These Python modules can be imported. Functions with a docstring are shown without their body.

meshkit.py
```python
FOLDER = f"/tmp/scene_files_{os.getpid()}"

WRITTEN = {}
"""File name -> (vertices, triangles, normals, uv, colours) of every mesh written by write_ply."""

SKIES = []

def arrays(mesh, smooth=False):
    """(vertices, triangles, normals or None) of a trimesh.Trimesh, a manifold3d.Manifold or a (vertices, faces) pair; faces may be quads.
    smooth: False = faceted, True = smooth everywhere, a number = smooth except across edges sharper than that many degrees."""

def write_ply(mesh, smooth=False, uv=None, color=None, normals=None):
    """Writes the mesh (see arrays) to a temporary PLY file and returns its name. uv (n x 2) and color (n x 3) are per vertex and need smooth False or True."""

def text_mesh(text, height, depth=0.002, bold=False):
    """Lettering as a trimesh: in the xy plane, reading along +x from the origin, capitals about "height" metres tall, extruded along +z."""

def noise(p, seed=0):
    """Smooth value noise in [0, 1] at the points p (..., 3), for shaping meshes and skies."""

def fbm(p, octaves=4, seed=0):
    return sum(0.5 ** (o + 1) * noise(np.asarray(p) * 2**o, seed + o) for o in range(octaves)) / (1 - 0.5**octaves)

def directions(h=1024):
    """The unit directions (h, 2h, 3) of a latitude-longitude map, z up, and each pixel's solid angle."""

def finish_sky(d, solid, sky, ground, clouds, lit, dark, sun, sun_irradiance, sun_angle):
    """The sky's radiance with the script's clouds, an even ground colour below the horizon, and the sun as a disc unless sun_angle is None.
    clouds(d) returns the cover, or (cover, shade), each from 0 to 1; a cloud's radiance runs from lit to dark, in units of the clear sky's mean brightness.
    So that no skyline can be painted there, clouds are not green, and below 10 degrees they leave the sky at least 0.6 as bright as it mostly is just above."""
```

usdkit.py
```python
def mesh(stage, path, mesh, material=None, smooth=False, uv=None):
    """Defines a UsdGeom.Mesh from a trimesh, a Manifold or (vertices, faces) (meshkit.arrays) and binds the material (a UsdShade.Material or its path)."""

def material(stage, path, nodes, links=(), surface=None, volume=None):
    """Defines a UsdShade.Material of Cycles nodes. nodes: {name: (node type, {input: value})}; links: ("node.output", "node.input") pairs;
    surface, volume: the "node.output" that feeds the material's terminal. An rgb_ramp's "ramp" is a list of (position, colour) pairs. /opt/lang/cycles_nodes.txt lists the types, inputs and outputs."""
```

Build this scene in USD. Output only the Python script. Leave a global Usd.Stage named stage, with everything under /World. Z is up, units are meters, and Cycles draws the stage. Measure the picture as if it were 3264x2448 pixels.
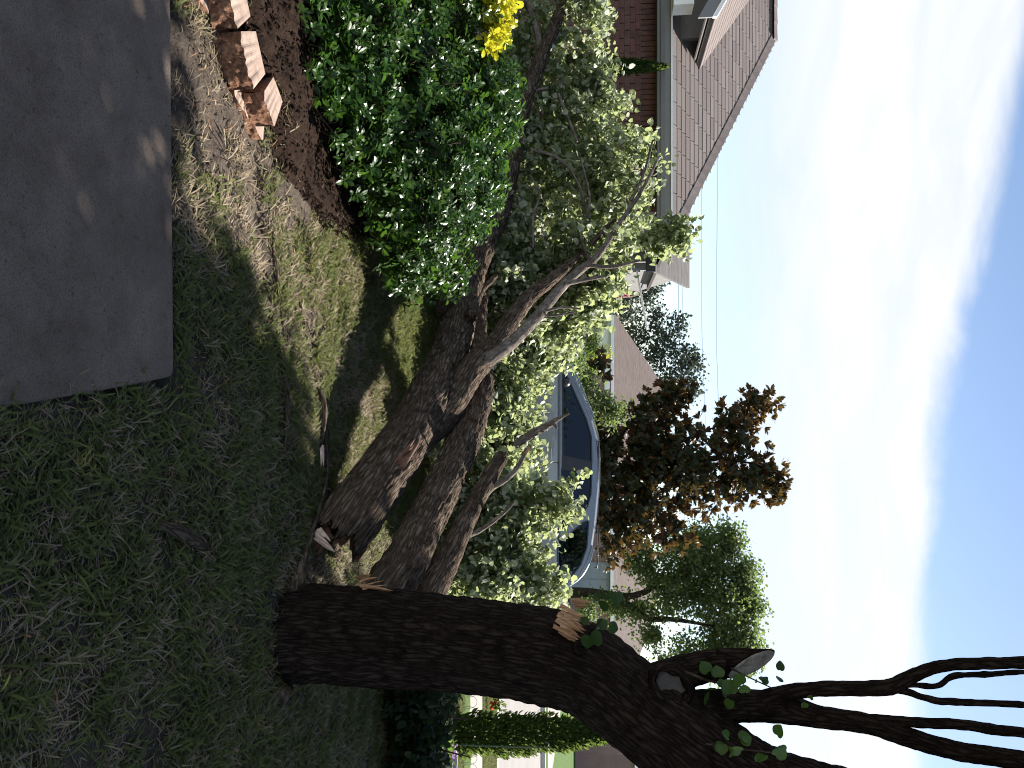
import math, random
import numpy as np, trimesh, usdkit, meshkit
from pxr import Usd, UsdGeom, UsdLux, UsdShade, Gf, Sdf, Vt

stage = Usd.Stage.CreateInMemory()
UsdGeom.SetStageUpAxis(stage, UsdGeom.Tokens.z)
UsdGeom.SetStageMetersPerUnit(stage, 1.0)
world = UsdGeom.Xform.Define(stage, '/World')
stage.SetDefaultPrim(world.GetPrim())
random.seed(7)
rng = np.random.default_rng(11)

# ------------------------------------------------------------------ camera (held sideways: the sky is at the picture's right), sky, sun, exposure
FPX, PITCH, EYE = 2550.0, math.radians(6.66), 1.6
EXPOSURE, SKY_STRENGTH, SUN_INTENSITY = 1.72, 0.06, 1.25
SUN_AZ, SUN_EL = math.radians(54), math.radians(42)
TO_SUN = np.array([math.cos(SUN_EL) * math.sin(SUN_AZ), math.cos(SUN_EL) * math.cos(SUN_AZ), math.sin(SUN_EL)])
cam = UsdGeom.Camera.Define(stage, '/World/camera')
cam.CreateFocalLengthAttr(24.0)
cam.CreateHorizontalApertureAttr(24.0 * 3264 / FPX)
cam.CreateVerticalApertureAttr(24.0 * 2448 / FPX)
cam.CreateClippingRangeAttr(Gf.Vec2f(0.05, 3000))
cam.CreateExposureAttr(EXPOSURE)
_c, _s = math.cos(PITCH), math.sin(PITCH)
_R, _U, _B = (0, _s, _c), (-1, 0, 0), (0, -_c, _s)      # picture right = world up, picture up = world left
cam.AddTransformOp().Set(Gf.Matrix4d(*_R, 0, *_U, 0, *_B, 0, 0, 0, EYE, 1))

def P(px, py, d):
    """World point seen at photo pixel (px, py) at the forward distance d."""
    a, b = (px - 1632) / FPX, (py - 1224) / FPX
    r = np.array([b, _c + a * _s, -_s + a * _c])
    return np.array([0, 0, EYE]) + r * (d / r[1])

def G(px, py, z=0.0):
    a, b = (px - 1632) / FPX, (py - 1224) / FPX
    r = np.array([b, _c + a * _s, -_s + a * _c])
    return np.array([0, 0, EYE]) + r * ((z - EYE) / r[2])

def proj(p):
    p = np.atleast_2d(p) - [0, 0, EYE]
    f = p[:, 1] * _c - p[:, 2] * _s
    return np.stack([1632 + FPX * (p[:, 1] * _s + p[:, 2] * _c) / f, 1224 + FPX * p[:, 0] / f, f], 1)

dome = UsdLux.DomeLight.Define(stage, '/World/sky')
dome.GetPrim().SetCustomDataByKey('kind', 'structure')
dome.GetPrim().SetCustomDataByKey('label', 'pale blue summer sky with a wide bank of thin white cloud')
dome.GetPrim().SetCustomDataByKey('category', 'sky')
usdkit.material(stage, '/World/Looks/sky_air', {
    'tc': ('texture_coordinate', {}),
    'sky': ('sky_texture', {'sky_type': 'single_scattering', 'sun_disc': False, 'sun_elevation': SUN_EL, 'sun_rotation': SUN_AZ, 'air_density': 0.9, 'aerosol_density': 0.5, 'ozone_density': 0.8}),
    'sep': ('separate_xyz', {}),
    # streaky cloud bank: stretched noise, its upper edge tilted
    'map1': ('mapping', {'mapping_type': 'point', 'scale': (2.6, 2.6, 7.0)}),
    'n1': ('noise_texture', {'scale': 1.5, 'detail': 7, 'roughness': 0.58, 'distortion': 0.5}),
    'map2': ('mapping', {'mapping_type': 'point', 'scale': (3.0, 3.0, 11.0), 'location': (3.1, 1.2, 0.4)}),
    'n2': ('noise_texture', {'scale': 1.7, 'detail': 7, 'roughness': 0.58, 'distortion': 0.5}),
    'tilt': ('math', {'math_type': 'multiply_add', 'value2': 0.13}),
    'edge': ('math', {'math_type': 'multiply_add', 'value2': 0.07}),
    'bank': ('map_range', {'range_type': 'smoothstep', 'from_min': 0.385, 'from_max': 0.418, 'to_min': 1.0, 'to_max': 0.0}),
    'low': ('map_range', {'range_type': 'smoothstep', 'from_min': 0.07, 'from_max': 0.27, 'to_min': 0.08, 'to_max': 1.0}),
    'mix_': ('map_range', {'range_type': 'smoothstep', 'from_min': 0.32, 'from_max': 0.6, 'to_min': 0.82, 'to_max': 1.0}),
    'm1': ('math', {'math_type': 'multiply'}),
    'm2': ('math', {'math_type': 'multiply', 'use_clamp': True}),
    'cl': ('mix', {'color2': (5.15, 5.3, 5.5)}),
    'wis': ('map_range', {'range_type': 'smoothstep', 'from_min': 0.66, 'from_max': 0.82, 'to_min': 0.0, 'to_max': 0.3}),
    'mx': ('math', {'math_type': 'maximum', 'use_clamp': True}),
    'bg': ('background_shader', {'strength': SKY_STRENGTH}),
}, [('tc.generated', 'sep.vector'), ('tc.generated', 'map1.vector'), ('map1.vector', 'n1.vector'), ('tc.generated', 'map2.vector'), ('map2.vector', 'n2.vector'),
    ('sep.x', 'tilt.value1'), ('sep.z', 'tilt.value3'), ('n1.fac', 'edge.value1'), ('tilt.value', 'edge.value3'), ('edge.value', 'bank.value'),
    ('sep.z', 'low.value'), ('n2.fac', 'mix_.value'), ('bank.result', 'm1.value1'), ('low.result', 'm1.value2'), ('m1.value', 'm2.value1'), ('mix_.result', 'm2.value2'),
    ('n2.fac', 'wis.value'), ('m2.value', 'mx.value1'), ('wis.result', 'mx.value2'),
    ('sky.color', 'cl.color1'), ('mx.value', 'cl.fac'), ('cl.color', 'bg.color')], surface='bg.background')
UsdShade.MaterialBindingAPI.Apply(dome.GetPrim()).Bind(UsdShade.Material.Get(stage, '/World/Looks/sky_air'))

sun = UsdLux.DistantLight.Define(stage, '/World/sun')
sun.CreateIntensityAttr(SUN_INTENSITY)
sun.CreateNormalizeAttr(True)
sun.CreateAngleAttr(0.5)
sun.CreateColorAttr(Gf.Vec3f(1.0, 0.95, 0.87))
_z = TO_SUN
_x = np.cross([0, 0, 1], _z); _x /= np.linalg.norm(_x)
_y = np.cross(_z, _x)
sun.AddTransformOp().Set(Gf.Matrix4d(*_x, 0, *_y, 0, *_z, 0, 0, 0, 0, 1))

# ------------------------------------------------------------------ scene helpers
taken = {}
def numbered(parent, name):
    k = parent + '/' + name
    n = taken.get(k, 0); taken[k] = n + 1
    return k if n == 0 else f'{k}_{n:03d}'

def setdata(prim, **kw):
    for k, v in kw.items():
        if v: prim.SetCustomDataByKey(k, v)

class Thing:
    """An Xform at the thing's base; its parts are meshes given in world coordinates."""
    def __init__(self, name, label, cat, loc=(0, 0, 0), group=None, kind=None):
        self.path, self.loc = numbered('/World', name), np.asarray(loc, float)
        x = UsdGeom.Xform.Define(stage, self.path)
        x.AddTranslateOp().Set(Gf.Vec3d(*map(float, self.loc)))
        setdata(x.GetPrim(), label=label, category=cat, group=group, kind=kind)
    def part(self, name, mesh, mat, smooth=False, label=None, kind=None, parent=None):
        v, f = vf(mesh)
        path = numbered(parent or self.path, name)
        m = usdkit.mesh(stage, path, (v - self.loc, f), M[mat], smooth=smooth if not isinstance(mesh, Tube) else bool(smooth))
        put_grain(m, mesh)
        setdata(m.GetPrim(), label=label, kind=kind)
        return path

class Tube(tuple):
    """(vertices, faces) with grain: each vertex's place on the unrolled limb."""
    grain = None

def put_grain(prim, mesh):
    if isinstance(mesh, Tube):
        UsdGeom.PrimvarsAPI(prim).CreatePrimvar('grain', Sdf.ValueTypeNames.Vector3fArray, 'vertex').Set(Vt.Vec3fArray.FromNumpy(mesh.grain.astype(np.float32)))

def solo(name, mesh, mat, label=None, cat=None, kind=None, group=None, smooth=False):
    m = usdkit.mesh(stage, numbered('/World', name), vf(mesh), M[mat], smooth=smooth)
    put_grain(m, mesh)
    setdata(m.GetPrim(), label=label, category=cat, kind=kind, group=group)
    return m

def vf(mesh):
    if hasattr(mesh, 'vertices'): return np.asarray(mesh.vertices, float), np.asarray(mesh.faces, int)
    v, f = np.asarray(mesh[0], float), np.asarray(mesh[1], int)
    if f.shape[1] == 4: f = np.vstack([f[:, [0, 1, 2]], f[:, [0, 2, 3]]])
    return v, f

def join(meshes):
    vs, fs, n = [], [], 0
    for m in meshes:
        v, f = vf(m)
        vs.append(v); fs.append(f + n); n += len(v)
    return np.vstack(vs), np.vstack(fs)

def box(x0, x1, y0, y1, z0, z1):
    m = trimesh.creation.box((x1 - x0, y1 - y0, z1 - z0))
    m.apply_translation(((x0 + x1) / 2, (y0 + y1) / 2, (z0 + z1) / 2))
    return m

def catmull(pts, n):
    pts = np.asarray(pts, float)
    p = np.vstack([2 * pts[0] - pts[1], pts, 2 * pts[-1] - pts[-2]])
    seg = np.linalg.norm(np.diff(pts[:, :3], axis=0), axis=1)
    s = np.concatenate([[0], np.cumsum(seg)])
    t = np.linspace(0, s[-1], n)
    i = np.clip(np.searchsorted(s, t, 'right') - 1, 0, len(seg) - 1)
    u = ((t - s[i]) / np.maximum(seg[i], 1e-9))[:, None]
    a, b, c, d = p[i], p[i + 1], p[i + 2], p[i + 3]
    return 0.5 * (2 * b + (c - a) * u + (2 * a - 5 * b + 4 * c - d) * u**2 + (3 * b - a - 3 * c + d) * u**3)

def tube(pts, rad, sides=12, step=None, rough=0.0, grain=40.0, seed=0, lump=0.0, cap=True):
    """A limb along pts with radii rad; rough: bark ridge depth (m), grain: ridges per metre round the limb."""
    q = np.column_stack([np.asarray(pts, float), np.asarray(rad, float)])
    L = np.linalg.norm(np.diff(q[:, :3], axis=0), axis=1).sum()
    n = max(len(q), int(L / step) + 1) if step else len(q) * 4
    q = catmull(q, n)
    c, r = q[:, :3], np.maximum(q[:, 3], 1e-4)
    t = np.gradient(c, axis=0); t /= np.linalg.norm(t, axis=1, keepdims=True)
    up = np.array([0.13, 0.31, 0.94]) if abs(t[0][2]) < 0.8 else np.array([0.93, 0.3, 0.1])
    e1 = np.zeros_like(t); e = np.cross(up, t[0]); e /= np.linalg.norm(e)
    for i in range(n):
        e = e - t[i] * (e @ t[i]); e /= np.linalg.norm(e); e1[i] = e
    e2 = np.cross(t, e1)
    th = np.arange(sides) / sides * 2 * np.pi
    s = np.concatenate([[0], np.cumsum(np.linalg.norm(np.diff(c, axis=0), axis=1))])
    R = np.repeat(r[:, None], sides, 1)
    if rough or lump:
        cx, sx = np.cos(th)[None] * r[:, None], np.sin(th)[None] * r[:, None]
        S = np.repeat(s[:, None], sides, 1)
        if lump: R = R * (1 + lump * (meshkit.fbm(np.stack([cx * 5, sx * 5, S * 3], -1), 3, seed + 5) - 0.5) * 2)
        if rough:
            w = meshkit.fbm(np.stack([cx * 9, sx * 9, S * 6], -1), 2, seed + 9) * 0.9
            a = meshkit.noise(np.stack([cx * grain + w, sx * grain, S * grain * 0.22 + w], -1), seed)
            b = meshkit.noise(np.stack([cx * grain * 2.1, sx * grain * 2.1, S * grain * 0.6], -1), seed + 3)
            R = R + rough * (np.abs(a - 0.5) * 2 - 0.5 + 0.45 * (b - 0.5))
    v = c[:, None] + e1[:, None] * (np.cos(th)[None, :, None] * R[..., None]) + e2[:, None] * (np.sin(th)[None, :, None] * R[..., None])
    v = v.reshape(-1, 3)
    i, j = np.meshgrid(np.arange(n - 1), np.arange(sides), indexing='ij')
    a, b = (i * sides + j).ravel(), (i * sides + (j + 1) % sides).ravel()
    f = np.vstack([np.column_stack([a, b, b + sides]), np.column_stack([a, b + sides, a + sides])])
    if cap:
        m = len(v); v = np.vstack([v, c[0], c[-1]])
        k = np.arange(sides); k2 = (k + 1) % sides; o = (n - 1) * sides
        f = np.vstack([f, np.column_stack([k2, k, np.full(sides, m)]), np.column_stack([k + o, k2 + o, np.full(sides, m + 1)])])
    out = Tube((v, f))
    gr = np.stack([np.cos(th)[None] * r[:, None], np.sin(th)[None] * r[:, None], np.repeat(s[:, None], sides, 1)], -1).reshape(-1, 3) + [seed * .37, 0, seed * 1.3]
    out.grain = np.vstack([gr, gr[:1], gr[-1:]]) if cap else gr
    return out

def ptube(pp, **kw):
    """tube() through (px, py, depth, radius in photo pixels)."""
    pts = [P(a, b, d) for a, b, d, r in pp]
    return tube(pts, [r * d / FPX for a, b, d, r in pp], **kw)

# leaf outlines: across, along, out of plane; all 6 triangles
ROUND = np.array([[0, 0, 0], [0, .5, .0], [0, 1, -.10], [-.46, .28, .12], [-.38, .72, .06], [.46, .28, .12], [.38, .72, .06]])
OVAL = np.array([[0, 0, 0], [0, .5, .02], [0, 1, -.08], [-.20, .38, .05], [-.21, .74, .02], [.20, .38, .05], [.21, .74, .02]])
LANCE = np.array([[0, 0, 0], [0, .5, .05], [0, 1, -.05], [-.15, .3, .06], [-.14, .68, .06], [.15, .3, .06], [.14, .68, .06]])
LF = np.array([[0, 1, 3], [3, 1, 4], [4, 1, 2], [0, 5, 1], [5, 6, 1], [6, 2, 1]])

_t = np.linspace(0, 2 * np.pi, 15)[:-1]
HEART = np.array([[0, .12, 0]] + [[.52 * math.sin(t) ** 1 * (1 - .12 * math.cos(t)), .42 - .42 * math.cos(t) - (.16 * math.exp(-(min(t, 2 * math.pi - t) / .5) ** 2) * -1) + (.16 * math.exp(-((t - math.pi) / .45) ** 2)), .16 * abs(math.sin(t)) - .06 * (1 - math.cos(t))] for t in _t] + [[0, .5, 0]])
HF = np.array([[15, 1 + k, 1 + (k + 1) % 14] for k in range(14)])
def unit(v): return v / np.maximum(np.linalg.norm(v, axis=-1, keepdims=True), 1e-9)

def leaf_verts(pos, axis, normal, size, shape, cup=1.0):
    axis = unit(axis); side = unit(np.cross(axis, normal)); nrm = np.cross(side, axis)
    s = np.asarray(size, float).reshape(-1, 1, 1)
    c = np.asarray(cup, float).reshape(-1, 1, 1) * np.ones((len(pos), 1, 1))
    return pos[:, None] + s * (side[:, None] * shape[None, :, :1] + axis[:, None] * shape[None, :, 1:2] + nrm[:, None] * shape[None, :, 2:] * c)

def leaf_mesh(V):
    n, k = V.shape[:2]
    return V.reshape(-1, 3), (LF[None] + (np.arange(n) * k)[:, None, None]).reshape(-1, 3)

def foliage(thing, V, mat, singles=300, stuff='foliage', parent=None):
    """The leaves that show largest as parts of their own, the rest as one part."""
    c = V.mean(1); pr = proj(c)
    inside = (pr[:, 2] > 0.3) & (pr[:, 0] > 0) & (pr[:, 0] < 3264) & (pr[:, 1] > 0) & (pr[:, 1] < 2448)
    q = proj(V.reshape(-1, 3)).reshape(len(V), -1, 3)
    area = np.zeros(len(V))
    for t in LF:
        a, b, d = q[:, t[0], :2], q[:, t[1], :2], q[:, t[2], :2]
        area += np.abs((b[:, 0] - a[:, 0]) * (d[:, 1] - a[:, 1]) - (b[:, 1] - a[:, 1]) * (d[:, 0] - a[:, 0])) / 2
    # nearest of its neighbourhood on screen, so that single leaves are ones that can be seen
    cell = (pr[:, 0] // 30).astype(int) * 1000 + (pr[:, 1] // 30).astype(int)
    order = np.lexsort((pr[:, 2], cell)); first = np.ones(len(V), bool); first[1:] = cell[order][1:] != cell[order][:-1]
    front = np.zeros(len(V), bool); front[order[first]] = True
    score = np.where(inside & front, area, -1)
    pick = np.argsort(-score)[:singles]; pick = pick[score[pick] > 0]
    for i in pick: thing.part('leaf', (V[i], LF), mat, parent=parent)
    rest = np.ones(len(V), bool); rest[pick] = False
    if rest.any(): thing.part(stuff, leaf_mesh(V[rest]), mat, kind='stuff', parent=parent)

def ball(n, power=0.5):
    return unit(rng.normal(size=(n, 3))) * (rng.random((n, 1)) ** power)

# ------------------------------------------------------------------ materials
M = {}
def mat(name, nodes, links, surface='p.BSDF'):
    M[name] = usdkit.material(stage, '/World/Looks/' + name, nodes, links, surface=surface)

def plain(name, c, rough=0.6, metal=0.0, spec=0.5, vary=0.12, scale=6.0, bump=0.0, bscale=60.0, coat=0.0):
    lo = tuple(x * (1 - vary) for x in c); hi = tuple(min(1, x * (1 + vary)) for x in c)
    nodes = {'g': ('geometry', {}), 'n': ('noise_texture', {'scale': scale, 'detail': 5, 'roughness': 0.6}), 'r': ('rgb_ramp', {'ramp': [(0.3, lo), (0.7, hi)]}),
             'p': ('principled_bsdf', {'roughness': rough, 'metallic': metal, 'specular_ior_level': spec, 'coat_weight': coat})}
    links = [('g.position', 'n.vector'), ('n.fac', 'r.fac'), ('r.color', 'p.base_color')]
    if bump:
        nodes |= {'n2': ('noise_texture', {'scale': bscale, 'detail': 5, 'roughness': 0.65}), 'b': ('bump', {'strength': 0.6, 'distance': bump})}
        links += [('g.position', 'n2.vector'), ('n2.fac', 'b.height'), ('b.normal', 'p.normal')]
    mat(name, nodes, links)

def leafmat(name, dark, light, back, rough=0.45, spec=0.4, transl=0.3, tcol=None, odd=None, coat=0.0, odds=0.06):
    """Two-sided leaf: front between dark and light from leaf to leaf, back of its own colour, some light passing through."""
    ramp = [(0.0, dark), (0.7, light)] + ([(1 - odds, light), (1.03 - odds, odd)] if odd else [(1.0, light)])
    tcol = tcol or tuple(1.3 * x for x in light)
    mat(name, {'g': ('geometry', {}), 'r': ('rgb_ramp', {'ramp': ramp}), 'mb': ('mix', {'color2': back}), 'sc': ('mix', {'mix_type': 'multiply', 'fac': 1.0}),
               'rb': ('rgb_ramp', {'ramp': [(0, (.75, .75, .75)), (1, (1.2, 1.2, 1.2))]}),
               'p': ('principled_bsdf', {'roughness': rough, 'specular_ior_level': spec, 'coat_weight': coat, 'coat_roughness': 0.15}),
               't': ('translucent_bsdf', {'color': tcol}), 'm': ('mix_closure', {'fac': transl})},
        [('g.random_per_island', 'r.fac'), ('g.random_per_island', 'rb.fac'), ('r.color', 'mb.color1'), ('g.backfacing', 'mb.fac'), ('mb.color', 'sc.color1'), ('rb.color', 'sc.color2'),
         ('sc.color', 'p.base_color'), ('p.BSDF', 'm.closure1'), ('t.BSDF', 'm.closure2')], surface='m.closure')

def bark(name, lo, hi, lich=None, scale=14.0, moss=0.55, furrow=30.0, depth=.010):
    nodes = {'g': ('geometry', {}), 'at': ('attribute', {'attribute': 'grain'}), 'mp': ('mapping', {'mapping_type': 'point', 'scale': (1, 1, .17)}),
             'wn': ('noise_texture', {'scale': 24, 'detail': 4, 'roughness': 0.6}), 'ws': ('vector_math', {'math_type': 'scale', 'scale': .05}), 'wa': ('vector_math', {'math_type': 'add'}),
             'vo': ('voronoi_texture', {'feature': 'distance_to_edge', 'scale': furrow}), 'fr': ('rgb_ramp', {'ramp': [(0.0, (.40, .37, .35)), (0.08, (.72, .70, .68)), (0.25, (1, 1, 1))]}),
             'hr': ('map_range', {'from_min': 0.0, 'from_max': 0.22, 'to_min': 0, 'to_max': 1, 'clamp': True}),
             'n': ('noise_texture', {'scale': scale, 'detail': 7, 'roughness': 0.65, 'distortion': 0.4}), 'r': ('rgb_ramp', {'ramp': [(0.3, lo), (0.68, hi)]}),
             'n2': ('noise_texture', {'scale': 5.5, 'detail': 6, 'roughness': 0.7}), 'r2': ('rgb_ramp', {'ramp': [(moss, (0, 0, 0)), (moss + 0.12, (.7, .7, .7))]}), 'mx': ('mix', {'color2': lich or hi}), 'mf': ('mix', {'mix_type': 'multiply', 'fac': 1.0}),
             'n3': ('noise_texture', {'scale': 150, 'detail': 5, 'roughness': 0.7}), 'ad': ('math', {'math_type': 'multiply_add', 'value2': .22}), 'b': ('bump', {'strength': 1.0, 'distance': depth}),
             'p': ('principled_bsdf', {'roughness': 1.0, 'specular_ior_level': 0.03})}
    mat(name, nodes, [('at.vector', 'mp.vector'), ('mp.vector', 'wn.vector'), ('wn.color', 'ws.vector1'), ('ws.vector', 'wa.vector1'), ('mp.vector', 'wa.vector2'), ('wa.vector', 'vo.vector'), ('vo.distance', 'fr.fac'), ('vo.distance', 'hr.value'),
                      ('g.position', 'n.vector'), ('n.fac', 'r.fac'), ('g.position', 'n2.vector'), ('n2.fac', 'r2.fac'), ('r2.color', 'mx.fac'), ('r.color', 'mx.color1'), ('mx.color', 'mf.color1'), ('fr.color', 'mf.color2'), ('mf.color', 'p.base_color'),
                      ('g.position', 'n3.vector'), ('n3.fac', 'ad.value1'), ('hr.result', 'ad.value3'), ('ad.value', 'b.height'), ('b.normal', 'p.normal')])

bark('shaded_trunk_bark', (.011, .008, .007), (.030, .022, .018), (.042, .036, .030), moss=0.62, furrow=46, depth=.012)  # old bark, with the trunk's shade also put into its dark colour
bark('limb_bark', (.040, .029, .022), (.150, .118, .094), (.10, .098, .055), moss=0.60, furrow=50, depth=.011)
bark('branch_bark', (.075, .062, .053), (.21, .18, .16), (.30, .27, .24), furrow=70, depth=.002)
bark('root_bark', (.05, .038, .03), (.13, .10, .08), (.17, .14, .12), furrow=45, depth=.006)
bark('far_bark', (.03, .025, .02), (.07, .055, .045))
mat('torn_wood', {'g': ('geometry', {}), 'mp': ('mapping', {'mapping_type': 'point', 'scale': (30, 30, 6)}), 'n': ('noise_texture', {'scale': 2.0, 'detail': 6, 'roughness': 0.7}),
                  'r': ('rgb_ramp', {'ramp': [(0.25, (.10, .04, .016)), (0.5, (.27, .14, .065)), (0.75, (.46, .31, .19))]}), 'b': ('bump', {'strength': 0.8, 'distance': 0.004}), 'p': ('principled_bsdf', {'roughness': 0.8})},
    [('g.position', 'mp.vector'), ('mp.vector', 'n.vector'), ('n.fac', 'r.fac'), ('r.color', 'p.base_color'), ('n.fac', 'b.height'), ('b.normal', 'p.normal')])
plain('pale_wood', (.46, .33, .27), 0.85, vary=0.3, scale=40, bump=0.004)
mat('torn_red_wood', {'g': ('geometry', {}), 'n': ('noise_texture', {'scale': 24.0, 'detail': 6, 'roughness': 0.7}),
                  'r': ('rgb_ramp', {'ramp': [(0.3, (.05, .022, .014)), (0.55, (.13, .058, .036)), (0.75, (.27, .16, .115))]}), 'b': ('bump', {'strength': 0.8, 'distance': 0.006}), 'p': ('principled_bsdf', {'roughness': 0.85})},
    [('g.position', 'n.vector'), ('n.fac', 'r.fac'), ('r.color', 'p.base_color'), ('n.fac', 'b.height'), ('b.normal', 'p.normal')])
mat('weathered_cut', {'g': ('geometry', {}), 'n': ('noise_texture', {'scale': 18.0, 'detail': 6, 'roughness': 0.65}),
                  'r': ('rgb_ramp', {'ramp': [(0.32, (.05, .04, .035)), (0.45, (.22, .19, .17)), (0.7, (.38, .34, .31))]}), 'b': ('bump', {'strength': 0.6, 'distance': 0.004}), 'p': ('principled_bsdf', {'roughness': 0.85})},
    [('g.position', 'n.vector'), ('n.fac', 'r.fac'), ('r.color', 'p.base_color'), ('n.fac', 'b.height'), ('b.normal', 'p.normal')])
plain('old_cut', (.045, .038, .036), 0.85, vary=0.3, scale=20, bump=0.004)

leafmat('fallen_leaf', (.034, .068, .018), (.13, .185, .055), (.55, .59, .43), rough=0.5, transl=0.42, tcol=(.40, .46, .20), odd=(.30, .32, .2))
leafmat('shrub_leaf', (.018, .050, .004), (.070, .145, .008), (.08, .15, .03), rough=0.32, spec=0.30, transl=0.2, tcol=(.12, .26, .03), odd=(.13, .17, .03))
leafmat('gold_leaf', (.52, .50, .012), (.78, .77, .03), (.7, .66, .08), rough=0.4, transl=0.3, tcol=(.8, .75, .05))
leafmat('sprig_leaf', (.06, .13, .02), (.14, .26, .05), (.25, .34, .15), rough=0.42, transl=0.35, tcol=(.25, .42, .06))
leafmat('crown_leaf', (.03, .07, .015), (.07, .13, .03), (.14, .2, .08), rough=0.45, transl=0.15)
leafmat('magnolia_leaf', (.020, .034, .010), (.075, .105, .026), (.125, .064, .028), rough=0.4, spec=0.35, transl=0.15, tcol=(.22, .13, .03), odd=(.12, .056, .024), odds=.12)
leafmat('locust_leaf', (.040, .072, .020), (.12, .18, .055), (.10, .15, .05), rough=0.6, transl=0.38, tcol=(.22, .30, .08))
leafmat('grey_leaf', (.04, .055, .04), (.11, .135, .095), (.08, .10, .07), rough=0.7, transl=0.15)
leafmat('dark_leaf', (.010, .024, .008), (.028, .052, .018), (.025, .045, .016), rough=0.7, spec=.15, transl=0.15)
leafmat('conifer_leaf', (.026, .054, .015), (.095, .14, .038), (.07, .11, .03), rough=0.75, spec=.1, transl=0.32, tcol=(.20, .28, .06))
leafmat('lime_leaf', (.06, .12, .02), (.15, .24, .05), (.2, .32, .08), rough=0.5, transl=0.35)
leafmat('grass_blade', (.042, .058, .018), (.20, .205, .068), (.12, .14, .05), rough=0.8, spec=.1, transl=0.3, tcol=(.26, .28, .07), odd=(.30, .24, .15), odds=.14)
leafmat('dry_blade', (.12, .09, .05), (.30, .24, .15), (.28, .22, .14), rough=0.7, transl=0.2, odd=(.10, .12, .04))
leafmat('red_petal', (.55, .06, .02), (.7, .15, .04), (.6, .1, .03), rough=0.5)
leafmat('purple_petal', (.16, .07, .2), (.3, .15, .33), (.25, .12, .3), rough=0.5)

# ground: soil and thatch near by, turf colour farther off
mat('ground_soil', {'g': ('geometry', {}), 'n': ('noise_texture', {'scale': 3.2, 'detail': 8, 'roughness': 0.68}), 'n2': ('noise_texture', {'scale': 42, 'detail': 6, 'roughness': 0.7}),
                    'r': ('rgb_ramp', {'ramp': [(0.30, (.026, .020, .016)), (0.5, (.058, .045, .036)), (0.68, (.105, .085, .067))]}), 'mm': ('mix', {'mix_type': 'mix', 'fac': 0.45}),
                    'r2': ('rgb_ramp', {'ramp': [(0.33, (.020, .015, .012)), (0.62, (.13, .105, .083))]}),
                    'sx': ('separate_xyz', {}), 'far': ('map_range', {'range_type': 'smoothstep', 'from_min': 7.0, 'from_max': 9.5, 'to_min': 0, 'to_max': 1}),
                    'n3': ('noise_texture', {'scale': 9, 'detail': 7, 'roughness': 0.7}), 'rg': ('rgb_ramp', {'ramp': [(0.3, (.035, .07, .016)), (0.7, (.08, .13, .032))]}), 'mf': ('mix', {}),
                    'b': ('bump', {'strength': 0.9, 'distance': 0.02}), 'p': ('principled_bsdf', {'roughness': 0.95, 'specular_ior_level': 0.1})},
    [('g.position', 'n.vector'), ('g.position', 'n2.vector'), ('g.position', 'n3.vector'), ('n.fac', 'r.fac'), ('n2.fac', 'r2.fac'), ('r.color', 'mm.color1'), ('r2.color', 'mm.color2'),
     ('g.position', 'sx.vector'), ('sx.y', 'far.value'), ('far.result', 'mf.fac'), ('mm.color', 'mf.color1'), ('n3.fac', 'rg.fac'), ('rg.color', 'mf.color2'), ('mf.color', 'p.base_color'),
     ('n2.fac', 'b.height'), ('b.normal', 'p.normal')])
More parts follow.
